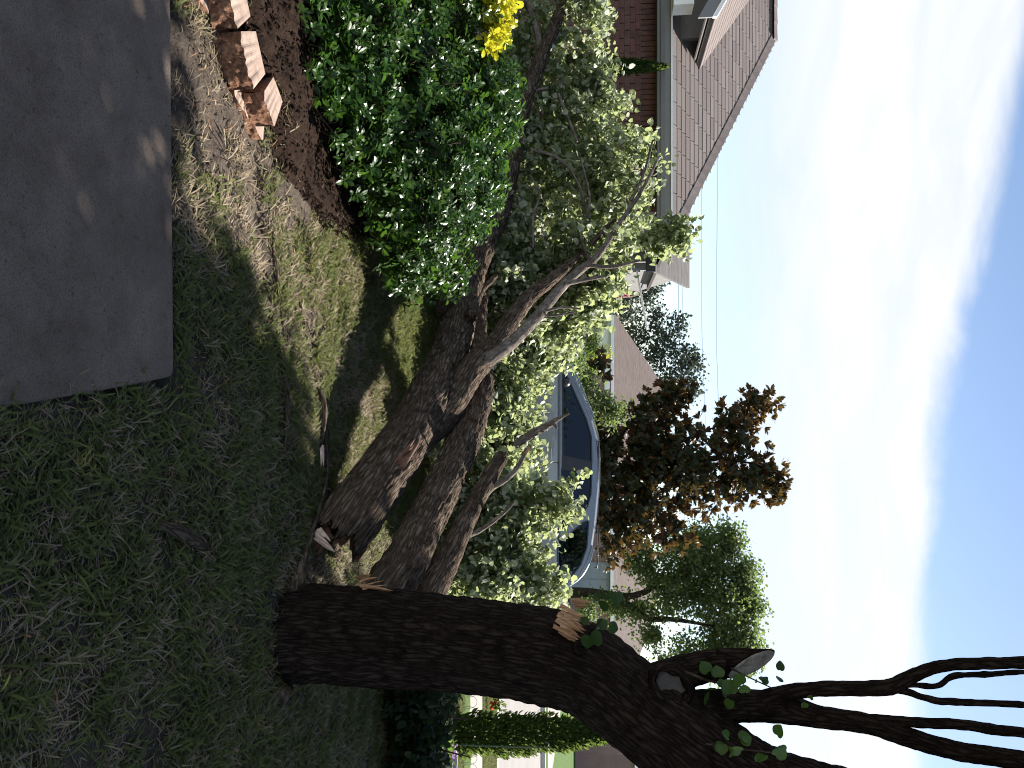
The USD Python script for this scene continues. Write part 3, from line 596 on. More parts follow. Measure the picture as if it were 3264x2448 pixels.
# ridges of shaggy bark where lichen grows on the leader
# torn wounds
def splinters(c, along, across, nrm, n, L, W, T, seed):
    r = np.random.default_rng(seed); out = []
    for k in range(n):
        o = c + across * (r.uniform(-.5, .5) * W) + along * r.uniform(-.12, .12) * L
        l = L * r.uniform(.45, 1.0); w = W / n * r.uniform(.8, 1.9); t_ = T * r.uniform(.5, 1.2)
        d = unit(along + across * r.uniform(-.18, .18) + nrm * r.uniform(-.05, .22))
        sd = unit(np.cross(nrm, d)); n2 = np.cross(d, sd)
        tip = o + d * l
        V = [o - sd * w - n2 * t_, o + sd * w - n2 * t_, o + sd * w * .8 + n2 * t_ * .4, o - sd * w * .8 + n2 * t_ * .4, tip - d * l * .35 - sd * w * .7, tip - d * l * .3 + sd * w * .65, tip - d * l * .32 + n2 * t_ * .5, tip]
        out.append(trimesh.convex.convex_hull(np.array(V)))
    return join(out)
up = np.array([0, 0, 1.]); fw = np.array([0, -1., 0]); rt = np.array([1., 0, 0])
tree.part('torn_wound', splinters(P(1785, 1970, 3.78), unit(up * .9 + rt * .5), unit(rt * .9 - up * .3), unit(fw + rt * -.3), 16, .17, .12, .012, 5), 'torn_wood', label='orange torn wood high on the trunk')
tree.part('torn_wound', splinters(P(1830, 1925, 3.86), unit(up * .95 + rt * .1), rt, fw, 7, .09, .04, .008, 6), 'torn_wood', label='pale splintered tip of the torn wound')
tree.part('torn_wound', splinters(P(1150, 1862, 3.96), unit(up), unit(fw * .5 + rt), unit(-rt), 6, .18, .06, .012, 7), 'torn_wood', label='orange tear low on the trunk beside the fallen limbs')
for k, (pts, rr) in enumerate((([G(945, 1880, .05), G(965, 1790, .012), G(1010, 1650, .004), G(1045, 1500, .002), G(1035, 1330, .002), G(1000, 1180, .001), G(965, 1010, -.002), G(940, 880, -.006)], [.05, .024, .015, .013, .013, .011, .009, .006]),
                                ([G(905, 2185, .03), G(890, 2230, .01), G(870, 2300, -.02)], [.06, .03, .014]), ([G(905, 1500, -.012), G(915, 1300, .0), G(905, 1080, .002), G(880, 860, .0), G(860, 700, -.01)], [.008, .013, .013, .011, .007]))):
    tree.part('exposed_root', tube(pts, rr, sides=14, step=.02, rough=.007, grain=60, lump=.45, seed=4 + k), 'root_bark', smooth=True)

def sprig(thing, stem, spots, size, down=.4, seed=0, matn='sprig_leaf'):
    """A thin stem and single leaves at photo spots (px, py, depth)."""
    r = np.random.default_rng(seed)
    if stem: thing.part('twig', ptube(stem, sides=6, step=.02), 'limb_bark', smooth=True)
    pos = np.array([P(*s) for s in spots]); n = len(pos)
    axd = unit(r.normal(size=(n, 3)) * [1, .5, .7] + [0, 0, -down]); nm = unit(r.normal(size=(n, 3)) * .5 + [0.2, -.75, .5])
    V = leaf_verts(pos, axd, nm, size * r.uniform(.75, 1.2, n), HEART, r.uniform(.4, 1.5, n))
    for v in V: thing.part('leaf', (v, HF), matn, smooth=True)
sprig(tree, [(2180, 2140, 3.9, 5), (2260, 2170, 3.86, 4), (2370, 2190, 3.84, 3)], [(2270, 2190, 3.85), (2290, 2165, 3.83), (2305, 2195, 3.82), (2320, 2170, 3.84), (2340, 2205, 3.8), (2345, 2175, 3.83), (2365, 2190, 3.8), (2300, 2215, 3.85), (2375, 2212, 3.8), (2260, 2150, 3.85), (2330, 2225, 3.82), (2250, 2205, 3.84)], .062, seed=1)
sprig(tree, [(2330, 2130, 3.85, 3), (2400, 2165, 3.85, 2.2), (2480, 2202, 3.85, 1.6)], [(2452, 2165, 3.85), (2485, 2142, 3.86), (2492, 2178, 3.85), (2445, 2180, 3.84)], .045, seed=2, matn='crown_leaf')
sprig(tree, [(2250, 2370, 3.7, 4), (2340, 2385, 3.66, 3), (2470, 2400, 3.66, 2)], [(2300, 2365, 3.66), (2325, 2352, 3.65), (2300, 2395, 3.66), (2335, 2380, 3.65), (2370, 2395, 3.66), (2392, 2370, 3.65), (2425, 2395, 3.66), (2440, 2402, 3.66), (2352, 2360, 3.66), (2465, 2412, 3.66), (2475, 2350, 3.7), (2488, 2370, 3.68)], .06, seed=3)
sprig(tree, None, [(1905, 2000, 3.7), (1920, 1970, 3.72), (1880, 1985, 3.7), (1935, 1995, 3.71), (1925, 2030, 3.7), (1960, 1880, 3.9), (1950, 1905, 3.9), (1915, 1915, 3.85), (1880, 2020, 3.7), (1945, 1940, 3.8)], .062, seed=4, matn='crown_leaf')
sprig(tree, None, [(2300, 2290, 3.95), (2318, 2298, 3.95), (2580, 2228, 3.9), (2572, 2238, 3.9), (2140, 2400, 3.7), (2150, 2412, 3.7)], .035, seed=5)

# leafy crown, above and right of what the camera sees
def in_frame(p, m=60):
    q = proj(p); return (q[:, 2] > 0.2) & (q[:, 0] > -m) & (q[:, 0] < 3264 + m) & (q[:, 1] > -m) & (q[:, 1] < 2448 + m)
CROWN_AND_BLOCKERS = []                                   # boughs placed by where their shade falls on the lawn, then added overhead lobes
for sx_, sy_, zz, r_, n_ in ((-.75, 2.05, 5.0, .62, 780), (.1, 2.3, 4.8, .66, 1350), (.85, 3.1, 4.9, .62, 2200), (.15, 2.95, 5.2, .36, 800), (-.35, 2.7, 5.3, .30, 500), (1.7, 3.4, 4.4, .8, 2300), (1.3, 2.1, 4.6, .85, 1800), (-.5, 1.2, 5.2, .85, 1900), (.7, 1.2, 4.8, .8, 2000), (2.6, 4.3, 4.2, .8, 1900), (2.4, 2.6, 4.2, .9, 1400), (1.55, 4.15, 4.6, .42, 900), (.38, 3.72, 5.0, .40, 1100), (-.08, 3.2, 5.1, .34, 900), (.82, 3.85, 4.9, .36, 900), (-1.7, 1.7, 5.2, .7, 1300), (-1.35, 2.35, 5.2, .45, 700), (2.2, 4.9, 4.0, .7, 1700), (2.7, 5.8, 3.9, .7, 1600), (3.4, 5.2, 3.8, .8, 1500)):
    CROWN_AND_BLOCKERS.append(((sx_ + TO_SUN[0] / TO_SUN[2] * zz, sy_ + TO_SUN[1] / TO_SUN[2] * zz, zz), (r_ * 1.05, r_, r_ * .9), n_))
for c_, r_, n_ in (((2.2, 2.6, 6.2), 1.4, 2600), ((.6, 3.2, 6.4), 1.4, 2600), ((-.9, 2.2, 6.3), 1.4, 2400), ((1.0, 1.0, 6.2), 1.5, 2600), ((-.8, .2, 6.1), 1.5, 2200), ((2.6, .4, 5.8), 1.4, 2200), ((-2.4, 1.2, 6.2), 1.3, 1600), ((3.2, -1.2, 5.6), 1.5, 1800), ((.8, -1.4, 6.0), 1.6, 2000)):  # unseen lobes overhead, added to block sky fill
    CROWN_AND_BLOCKERS.append((c_, (r_, r_, r_ * .6), int(n_ * 1.25)))
cps = []
for cc, rr, n in CROWN_AND_BLOCKERS:
    k = n // 24
    cl = np.array(cc) + ball(k, .42) * rr
    cps.append((cl[:, None] + rng.normal(size=(k, 24, 3)) * .13).reshape(-1, 3))
cps = np.vstack(cps); cps = cps[~in_frame(cps)]
n = len(cps)
V = leaf_verts(cps, rng.normal(size=(n, 3)) + [0, 0, -.6], rng.normal(size=(n, 3)) * .7 + [0, 0, 1], .10 * rng.uniform(.7, 1.2, n), ROUND)
tree.part('crown', leaf_mesh(V), 'crown_leaf', kind='stuff')

# ------------------------------------------------------------------ fallen limbs
fa = Thing('fallen_limb', 'largest broken limb, lying with its splintered butt on the lawn and a forked leafy top', 'fallen limb', G(1060, 1680), group='limbs broken off the standing tree')
A = [(1095, 1690, 4.42, 92), (1130, 1640, 4.48, 98), (1200, 1540, 4.68, 92), (1290, 1410, 5.02, 84), (1345, 1310, 5.3, 76), (1395, 1210, 5.62, 70), (1440, 1100, 5.98, 60), (1475, 980, 6.35, 52), (1505, 870, 6.65, 45), (1545, 770, 6.9, 42), (1590, 670, 7.15, 38), (1625, 520, 7.4, 34), (1655, 380, 7.6, 30), (1692, 265, 7.7, 26), (1740, 150, 7.8, 22), (1790, 30, 7.9, 18), (1840, -120, 8.0, 12)]
def ragged(t, sides, amp, seed, rows=5):
    """Tears the first end of a tube into uneven teeth."""
    v = t[0].copy(); d = unit(v[0:sides].mean(0) - v[sides * 6:sides * 7].mean(0)); a = np.arange(sides) / sides * 2 * np.pi
    k = meshkit.noise(np.stack([np.cos(a) * 3.2, np.sin(a) * 3.2, 0 * a + seed], -1), seed) + .6 * meshkit.noise(np.stack([np.cos(a) * 11, np.sin(a) * 11, 0 * a], -1), seed + 1) - .55
    for r in range(rows): v[r * sides:(r + 1) * sides] += d * (amp * k * (1 - r / rows) ** 1.0)[:, None]
    v[-2] -= d * amp * .5
    out = Tube((v, t[1])); out.grain = t.grain; return out
fa.part('main_stem', ragged(ptube(A, sides=110, step=.016, rough=.014, grain=52, seed=31, lump=.07), 110, .16, 7, 9), 'limb_bark', smooth=40)
C = [(1330, 1425, 5.21, 40), (1385, 1360, 5.35, 47), (1440, 1285, 5.50, 48), (1490, 1200, 5.67, 47), (1530, 1150, 5.85, 45), (1570, 1110, 6.06, 36), (1640, 1005, 6.45, 29), (1700, 935, 6.71, 25), (1765, 885, 6.83, 20), (1860, 800, 7.08, 12), (1960, 700, 7.32, 7)]
limb('branch', C, 'limb_bark', fa, rough=.009, sides=60, step=.016, grain=58, seed=33)
limb('branch', [(1540, 1155, 5.80, 25.2), (1590, 1125, 5.85, 22.7), (1650, 1075, 6.06, 21.0), (1720, 1000, 6.32, 18.5), (1790, 915, 6.61, 16.8), (1850, 860, 6.71, 14.3), (1905, 815, 6.83, 10.9), (1990, 690, 7.08, 7.6), (2050, 600, 7.32, 5.9), (2100, 500, 7.44, 4.2)], 'branch_bark', fa, rough=.004, sides=30, step=.02, seed=34)
limb('branch', [(1425, 990, 6.19, 36), (1435, 930, 6.45, 32), (1432, 850, 6.71, 28), (1430, 760, 6.83, 22), (1440, 640, 7.08, 14)], 'limb_bark', fa, rough=.006, sides=36, step=.02, seed=35)
limb('branch', [(1462, 950, 6.32, 10), (1462, 880, 6.48, 11), (1468, 800, 6.65, 9), (1480, 700, 6.71, 6)], 'branch_bark', fa, rough=.002, sides=14, seed=36)
limb('branch', [(1500, 1010, 6.06, 20), (1530, 930, 6.59, 14), (1560, 900, 6.71, 10), (1580, 880, 6.83, 8)], 'limb_bark', fa, rough=.004, sides=18, seed=37)
limb('branch', [(1690, 265, 7.81, 22), (1720, 160, 7.87, 13), (1700, 60, 7.93, 11), (1660, -30, 7.93, 9)], 'branch_bark', fa, rough=.004, sides=18, seed=38)
limb('branch', [(1770, 80, 7.93, 13), (1800, 40, 7.93, 10), (1860, -20, 7.99, 8)], 'branch_bark', fa, rough=.003, sides=14, seed=39)
limb('branch', [(1640, 430, 7.56, 12), (1680, 340, 7.62, 12), (1705, 295, 7.69, 8), (1750, 280, 7.69, 5)], 'branch_bark', fa, rough=.003, sides=14, seed=40)
for k, pp in enumerate([[(1725, 995, 6.32, 5), (1790, 980, 6.37, 4), (1850, 985, 6.45, 2.5)], [(1720, 1005, 6.32, 4.5), (1770, 1005, 6.32, 3.5), (1835, 995, 6.32, 2.2)], [(1870, 845, 6.71, 7), (1950, 850, 6.71, 6), (2040, 830, 6.71, 4)], [(1800, 905, 6.59, 8), (1870, 890, 6.59, 7), (1930, 880, 6.59, 5)], [(1700, 480, 7.32, 5), (1770, 500, 7.32, 5), (1830, 560, 7.32, 4), (1880, 700, 7.32, 5)], [(1700, 790, 7.08, 5), (1700, 690, 7.20, 5), (1720, 620, 7.32, 4), (1690, 560, 7.32, 3)], [(1880, 830, 6.83, 7), (1850, 740, 7.08, 5), (1880, 640, 7.20, 4), (1850, 500, 7.32, 3)], [(2010, 640, 7.20, 6), (2050, 560, 7.26, 5), (2080, 450, 7.32, 3)], [(1780, 300, 7.56, 5), (1820, 400, 7.44, 5), (1840, 450, 7.32, 4)]]):
    fa.part('twig', ptube(pp, sides=8, step=.03), 'branch_bark', smooth=True)
# splintered butt
b0 = P(1095, 1690, 4.42); along = unit(P(1095, 1690, 4.42) - P(1200, 1540, 4.55)); acr = unit(np.cross(along, fw))
fa.part('broken_butt', splinters(P(1035, 1680, 4.36), unit(along * .8 + up * -.2), acr, fw, 9, .16, .16, .02, 12), 'torn_red_wood', label='splintered pinkish end of the broken limb')
fa.part('broken_butt', splinters(P(1130, 1705, 4.45), along, acr, fw, 8, .12, .16, .025, 13), 'torn_red_wood')
fa.part('broken_butt', splinters(P(1195, 1690, 4.47), unit(along + up * .1), acr, unit(fw + up), 4, .14, .03, .012, 15), 'torn_wood', label='pale sliver at the top of the broken end')
fa.part('broken_butt', splinters(P(1012, 1690, 4.26), unit(up * .7 + rt * .55 + fw * .1), unit(rt * .7 - up * .6), unit(fw + up * .2), 6, .15, .07, .010, 16), 'pale_wood', label='pale pinkish splinters at the lower side of the broken end')
fa.part('bark_scar', splinters(P(1275, 1480, 4.48), unit(P(1345, 1400, 4.6) - P(1255, 1530, 4.5)), unit(acr + fw * .2), unit(fw + up * .8), 6, .22, .06, .010, 14), 'torn_red_wood', label='red strip where bark tore off')

fb = Thing('fallen_limb', 'thick furrowed limb leaning from behind the trunk, sunlit along its top', 'fallen limb', G(1100, 1900), group='limbs broken off the standing tree')
Bp = [(1215, 1945, 4.5, 86), (1245, 1870, 4.53, 84), (1290, 1800, 4.62, 76), (1340, 1690, 4.80, 68), (1390, 1590, 5.0, 63), (1440, 1490, 5.25, 58), (1480, 1400, 5.5, 54), (1510, 1320, 5.75, 49), (1530, 1240, 6.0, 44), (1530, 1150, 6.3, 40), (1520, 1060, 6.6, 34), (1530, 940, 7.0, 26)]
fb.part('main_stem', ptube(Bp, sides=100, step=.015, rough=.014, grain=56, seed=41, lump=.07), 'limb_bark', smooth=True)
limb('branch', [(1400, 1580, 5.05, 35), (1440, 1440, 5.5, 30), (1450, 1360, 5.8, 26), (1470, 1300, 6.0, 18)], 'limb_bark', fb, rough=.006, sides=30, seed=42)
fb.part('broken_butt', splinters(P(1200, 1868, 4.46), unit(-up), rt, fw, 7, .16, .12, .02, 18), 'torn_wood')

fc = Thing('fallen_limb', 'slim grey limb snapped off at its top, above the thick furrowed limb', 'fallen limb', G(1300, 1920), group='limbs broken off the standing tree')
Dp = [(1335, 1950, 4.80, 62), (1370, 1880, 4.85, 58), (1420, 1790, 4.97, 46), (1465, 1700, 5.09, 37), (1510, 1610, 5.24, 30), (1550, 1540, 5.34, 27), (1585, 1480, 5.43, 24), (1602, 1450, 5.48, 20)]
fc.part('main_stem', ptube(Dp, sides=60, step=.016, rough=.007, grain=60, seed=51, lump=.08), 'limb_bark', smooth=True)
limb('branch', [(1520, 1620, 5.29, 13), (1560, 1560, 5.34, 12), (1610, 1530, 5.36, 9), (1650, 1490, 5.41, 8), (1680, 1430, 5.48, 7)], 'branch_bark', fc, rough=.002, sides=14, seed=52)
fc.part('broken_tip', splinters(P(1676, 1445, 5.43), unit(P(1690, 1415, 5.4) - P(1670, 1450, 5.38)), rt, fw, 3, .07, .02, .006, 19), 'torn_wood', label='orange broken twig end')
limb('branch', [(1460, 1720, 5.17, 10), (1530, 1690, 5.29, 8), (1600, 1640, 5.29, 6), (1640, 1600, 5.29, 4)], 'branch_bark', fc, rough=.002, sides=12, seed=53)
fd = Thing('broken_branch', 'short pale broken branch stuck out of the leaves in front of the car', 'branch', P(1690, 1385, 5.6))
fd.part('stem', ptube([(1640, 1420, 6.44, 13), (1700, 1380, 6.44, 13), (1740, 1360, 6.44, 11), (1780, 1335, 6.44, 7), (1815, 1318, 6.44, 3)], sides=20, step=.02, rough=.004, grain=60, seed=54, lump=.1), 'branch_bark', smooth=True)
fd.part('twig', ptube([(1745, 1358, 6.44, 7), (1765, 1352, 6.38, 5), (1775, 1365, 6.32, 3)], sides=8), 'branch_bark', smooth=True)

# leaves of the fallen limbs: sprays of round leaves along twigs
def sprays(lobes, size, per=36, spread=.12, hang=.5):
    """lobes: (px, py, depth, rx, ry, rz, sprays). Returns leaf vertices and twig tubes."""
    pos, axs, twigs = [], [], []
    for px, py, d, rx, ry, rz, k in lobes:
        c = P(px, py, d)
        o = c + ball(k, .40) * [rx, ry, rz]
        for q in o:
            dr = unit(rng.normal(size=3) + [0, -.1, .35]) ; L = rng.uniform(.14, .30)
            if q[2] < gz(q[0], q[1]) + .02: q[2] = gz(q[0], q[1]) + .03 + .1 * rng.random()
            t = rng.random(per); p = q + dr * (t * L)[:, None] + rng.normal(size=(per, 3)) * spread * .32
            pos.append(p); axs.append(unit(dr * .5 + rng.normal(size=(per, 3)) * .7 + [0, 0, -hang]))
            twigs.append(tube([q - dr * .08, q + dr * L * .5, q + dr * L], [.004, .003, .0015], sides=4, step=.2, cap=False))
    pos, axs = np.vstack(pos), np.vstack(axs)
    pos[:, 2] = np.maximum(pos[:, 2], gz(pos[:, 0], pos[:, 1], False) + .012)
    n = len(pos)
    nm = unit(rng.normal(size=(n, 3)) * .8 + [.15, -.1, .55]) * np.where(rng.random((n, 1)) < .47, -1, 1)
    return leaf_verts(pos, axs, nm, size * rng.uniform(.6, 1.2, n), ROUND, rng.uniform(.3, 2.2, n)), join(twigs)

def far_lobes(L, k): return [(px, py, d * k, rx * k, ry * k, rz * k, n) for px, py, d, rx, ry, rz, n in L]
LA = [(1640, 820, 6.4, .50, .5, .40, 80), (1760, 600, 6.9, .65, .6, .55, 130), (1600, 350, 6.9, .8, .6, .5, 90), (1850, 420, 7.1, .62, .6, .46, 120), (1760, 120, 7.0, .50, .5, .50, 80), (1980, 620, 6.6, .34, .36, .30, 50), (1700, 960, 6.5, .45, .5, .40, 84), (1560, 1000, 6.6, .6, .5, .4, 80), (1850, 880, 6.4, .40, .4, .26, 60), (1920, 840, 6.2, .28, .3, .22, 36),
      (2090, 770, 6.2, .13, .14, .13, 11), (2130, 760, 6.15, .08, .1, .08, 6), (2150, 690, 6.1, .06, .1, .05, 3), (2040, 490, 6.4, .14, .2, .12, 9), (1880, 270, 7.0, .18, .3, .16, 14), (1880, 60, 6.9, .20, .2, .14, 9), (1640, 1150, 6.6, .45, .5, .3, 70), (1740, 1070, 6.7, .40, .4, .28, 50), (1500, 700, 6.9, .8, .5, .4, 70), (1450, 960, 6.5, .5, .4, .25, 36), (1880, 970, 6.4, .24, .3, .2, 26), (1560, 1200, 6.8, .4, .4, .3, 40)]
V, tw = sprays(far_lobes(LA, 1.19), .064)
foliage(fa, V, 'fallen_leaf', 300); fa.part('twigs', tw, 'branch_bark', kind='stuff')
LB = [(1560, 1330, 6.4, .45, .4, .32, 64), (1610, 1440, 6.5, .33, .35, .24, 46), (1520, 1530, 6.2, .5, .4, .28, 54), (1590, 1280, 6.4, .28, .3, .26, 32)]
V, tw = sprays(far_lobes(LB, 1.17), .062)
foliage(fb, V, 'fallen_leaf', 200); fb.part('twigs', tw, 'branch_bark', kind='stuff')
LC = [(1560, 1600, 6.0, .35, .35, .28, 54), (1650, 1630, 6.0, .24, .3, .2, 40), (1745, 1630, 5.95, .10, .15, .12, 13), (1800, 1590, 5.9, .05, .1, .06, 5), (1580, 1740, 5.9, .35, .35, .28, 58), (1610, 1790, 5.9, .24, .3, .16, 34), (1750, 1868, 5.9, .05, .12, .10, 7), (1540, 1830, 5.9, .35, .35, .3, 54), (1640, 1870, 6.0, .14, .3, .18, 24), (1480, 1700, 6.1, .35, .35, .25, 44)]
V, tw = sprays(far_lobes(LC, 1.12), .058)
foliage(fc, V, 'fallen_leaf', 300); fc.part('twigs', tw, 'branch_bark', kind='stuff')

# small broken bits on the lawn
solo('wood_chip', splinters(G(1030, 1425, .03), unit(rt * .9 - np.array([0, .3, 0])), unit(np.array([.2, 1, 0])), up, 3, .12, .03, .012, 33), 'pale_wood', 'pale chip of fresh wood lying in the root gully on the lawn', 'wood chip')
bk = tube([G(500, 1672, .012), G(560, 1690, .03), G(620, 1725, .03), G(690, 1760, .015)], [.012, .024, .028, .012], sides=18, step=.015, rough=.008, grain=70, seed=71, lump=.25)
solo('bark_piece', bk, 'root_bark', 'dark strip of bark lying in the shaded grass before the trunk', 'bark', smooth=True)
solo('bark_piece', tube([G(1020, 1240, .02), G(1035, 1300, .035), G(1030, 1390, .02)], [.012, .018, .008], sides=14, step=.02, rough=.006, seed=72, lump=.3), 'root_bark', 'brown length of bark in the gully by the exposed root', 'bark', smooth=True)
stk = tube([G(130, 1980, .03), G(175, 1935, .05), G(215, 1900, .03)], [.003, .0035, .002], sides=6, step=.03)
solo('dead_twig', stk, 'branch_bark', 'thin straight dead twig in the shaded grass at the lower picture edge', 'twig', smooth=True)

from shapely.geometry import Polygon, Point
from shapely.prepared import prep
bedp = Polygon([tuple(WALL[0] + [-.15, .1]), tuple(WALL[1] + [-.08, .07]), tuple(WALL[2] + [-.08, .07]), tuple(WALL[3] + [-.08, .07]), tuple(WALL[4] + [-.09, .05]), (-1.02, 3.72), (-.98, 4.0), (-.86, 4.3), (-.88, 4.7), (-.95, 5.2), (-1.1, 6.0), (-4.6, 6.0), (-4.6, 2.2)])
bx, by = np.meshgrid(np.arange(-4.6, -.3, .025), np.arange(1.6, 6.4, .025), indexing='ij')
inside = prep(bedp); okv = np.array([inside.contains(Point(x + .05 * (meshkit.noise(np.array([x * 6, y * 6, 0]), 1) - .5), y)) for x, y in zip(bx.ravel(), by.ravel())]).reshape(bx.shape)
edge_ = np.array([min(1, max(0, bedp.exterior.distance(Point(x, y)) - .015) / .10) for x, y in zip(bx.ravel(), by.ravel())]).reshape(bx.shape)
bz = gz(bx, by) - .006 + edge_ * (.012 + .03 * meshkit.fbm(np.stack([bx * 30, by * 30, 0 * bx], -1), 3, 33)) + edge_ * .035 * meshkit.fbm(np.stack([bx * 16, by * 16, 0 * bx], -1), 4, 31) * okv
bid = np.arange(bx.size).reshape(bx.shape); cell = okv[:-1, :-1] & okv[1:, :-1] & okv[:-1, 1:] & okv[1:, 1:]
bq = np.stack([bid[:-1, :-1][cell], bid[1:, :-1][cell], bid[1:, 1:][cell], bid[:-1, 1:][cell]], 1); bu, bi = np.unique(bq, return_inverse=True)
solo('planting_bed', (np.stack([bx, by, bz], -1).reshape(-1, 3)[bu], bi.reshape(-1, 4)), 'mulch', 'mulched bed under the glossy shrub, shrub shade put into its dark colour', 'flower bed', 'structure', smooth=True)

# ------------------------------------------------------------------ glossy shrub and its neighbours
mc = []
for _ in range(6000):
    x, y = rng.uniform(-2.6, -.8), rng.uniform(2.9, 5.0)
    if not inside.contains(Point(x, y)): continue
    L = rng.uniform(.005, .017); h = rng.random() * 6.28; d = np.array([math.cos(h), math.sin(h), rng.uniform(-.3, .3)]) * L; w_ = np.array([-d[1], d[0], 0]) * rng.uniform(.2, .5); u_ = np.array([0, 0, rng.uniform(.002, .006)])
    q = np.array([x, y, float(gz(x, y)) + .028 + .022 * rng.random()])
    mc.append((np.array([q - d - w_, q - d + w_, q + d + w_ * .6, q + d - w_ * .6, q + u_ * 2]), np.array([[0, 1, 4], [1, 2, 4], [2, 3, 4], [3, 0, 4]])))
solo('bark_mulch', join(mc), 'mulch_chip', 'shreds of bark mulch lying in the bed behind the block wall', 'mulch', 'stuff')

sb = Thing('glossy_shrub', 'dense dark green shrub with glossy whorled leaves behind the block wall', 'shrub', (-1.45, 5.0, 0))
lob = [(1190, 130, 4.75, .62, .45, .50), (1270, 360, 4.80, .58, .45, .50), (1330, 560, 4.95, .52, .45, .46), (1260, 720, 5.05, .36, .34, .32), (1360, 760, 5.25, .32, .34, .26), (1430, 420, 5.25, .55, .4, .30), (1440, 200, 5.3, .55, .4, .32), (1330, -80, 5.0, .6, .5, .5), (1130, 480, 4.75, .4, .3, .30), (1480, 600, 5.4, .36, .34, .22), (1090, 60, 4.25, .48, .34, .34), (1070, 290, 4.22, .40, .32, .30), (1120, 480, 4.45, .34, .3, .28), (1090, 640, 4.75, .30, .26, .24), (1090, -160, 4.1, .5, .4, .4), (1530, 430, 5.35, .46, .32, .24), (1555, 300, 5.4, .40, .3, .22), (1510, 570, 5.45, .32, .3, .22), (1000, 130, 4.05, .36, .26, .22), (985, 330, 4.05, .28, .24, .18), (945, 40, 3.85, .36, .24, .2), (935, 230, 3.85, .30, .22, .16), (955, 420, 4.05, .24, .2, .15), (1250, 860, 5.3, .26, .26, .26), (1200, 830, 5.35, .24, .24, .22), (1400, 850, 5.6, .22, .25, .22)]
pos, axs = [], []
stems = []
foot = np.array([-1.4, 4.95, 0.02])
for px, py, d, rx, ry, rz in lob:
    c = P(px, py, d); k = int(860 * rx * (ry + rz))
    dirs = unit(rng.normal(size=(k, 3))); rad = rng.uniform(.55, 1.06, (k, 1)) * (1 + .22 * (meshkit.noise(dirs * 2.3 + c, 5)[:, None] - .5))
    w = c + dirs * rad * [rx, ry, rz]
    for q, dd in zip(w, dirs):
        if q[2] < .14 + .05 * rng.random(): continue
        g = unit(dd * .8 + [0.05, -.1, .55] + rng.normal(size=3) * .35); m = rng.integers(7, 12)
        e1 = unit(np.cross(g, rng.normal(size=3))); e2 = np.cross(g, e1); ph = rng.random() * 6.28 + np.arange(m) * 2.4
        rad_ = e1 * np.cos(ph)[:, None] + e2 * np.sin(ph)[:, None]; lift = rng.uniform(.05, .9, m)[:, None]
        pos.append(q + g * (np.arange(m) * .006)[:, None] + rad_ * .006); axs.append(np.concatenate([unit(rad_ + g * lift), np.repeat(g[None], m, 0)], 1))
        if rng.random() < .25: stems.append(tube([q - g * .22 + rng.normal(size=3) * .02, q - g * .1, q], [.004, .003, .002], sides=4, step=.2, cap=False))
pos, axs = np.vstack(pos), np.vstack(axs)
n = len(pos)
V = leaf_verts(pos, axs[:, :3], axs[:, 3:] + rng.normal(size=(n, 3)) * .2, .051 * rng.uniform(.6, 1.25, n), OVAL * [1.1, 1, 1])
foliage(sb, V, 'shrub_leaf', 300)
sb.part('twigs', join(stems), 'limb_bark', kind='stuff')
for k in range(7):
    e_ = P(*lob[k][:3]); f0 = foot + rng.normal(size=3) * [.25, .12, 0]
    sb.part('stem', tube([f0, f0 * .5 + e_ * .5 + rng.normal(size=3) * .05, e_], [.014, .010, .005], sides=8, step=.1), 'limb_bark', smooth=True)

gs = Thing('golden_shrub', 'bright yellow leaved bush peeping over the glossy green shrub', 'shrub', P(1580, 60, 5.9) * [1, 1, 0])
pos = np.vstack([P(px, py, d) + ball(k, .45) * r for px, py, d, r, k in ((1600, 10, 5.15, (.17, .13, .11), 260), (1590, 95, 5.15, (.12, .11, .08), 150), (1565, 140, 5.1, (.07, .08, .06), 60), (1585, -80, 5.2, (.22, .18, .14), 180), (1560, 30, 5.1, (.13, .1, .07), 90))])
n = len(pos)
V = leaf_verts(pos, rng.normal(size=(n, 3)) + [0, -.3, .3], rng.normal(size=(n, 3)) * .6 + [.3, -.4, .7], .05 * rng.uniform(.7, 1.2, n), OVAL * [1.5, 1, 1])
foliage(gs, V, 'gold_leaf', 90)
gs.part('stem', tube([P(1580, 20, 5.3) * [1, 1, 0], P(1450, 20, 5.25), P(1590, 20, 5.2)], [.015, .01, .005], sides=8), 'limb_bark', smooth=True)

def column_bush(name, label, base, top, r, n, seed, matn='conifer_leaf', cat='conifer', stemr=.02):
    t = Thing(name, label, cat, base)
    r_ = np.random.default_rng(seed); base, top = np.array(base), np.array(top); H = top - base
    u = r_.random(n) ** 1.15; a = r_.random(n) * 6.283
    prof = np.minimum(1, (u + .06) * 7) * (1 - u ** 2.6) ** .75
    lump = 1 + .5 * (meshkit.fbm(np.stack([np.cos(a) * 1.6, np.sin(a) * 1.6, u * 9], -1), 3, seed) - .5)
    rad = r * prof * lump * r_.uniform(.45, 1.05, n)
    pos = base + u[:, None] * H + np.stack([np.cos(a) * rad, np.sin(a) * rad, 0 * a], -1)
    out = np.stack([np.cos(a), np.sin(a), 0 * a], -1)
    V = leaf_verts(pos, out * .6 + [0, 0, 1.] + r_.normal(size=(n, 3)) * .35, out + r_.normal(size=(n, 3)) * .5, r * .34 * r_.uniform(.5, 1.1, n), LANCE * [1.3, 1, 1])
    t.part('foliage', leaf_mesh(V), matn, kind='stuff')
    t.part('trunk', tube([base, base + H * .5, base + H * .9], [stemr, stemr * .7, stemr * .2], sides=8), 'far_bark', smooth=True)
    return t
column_bush('columnar_conifer', 'slim upright conifer against the brick wall of the near house', (-4.33, 10.75, -.08), tuple(P(2122, 212, 10.75)), .17, 6500, 4)
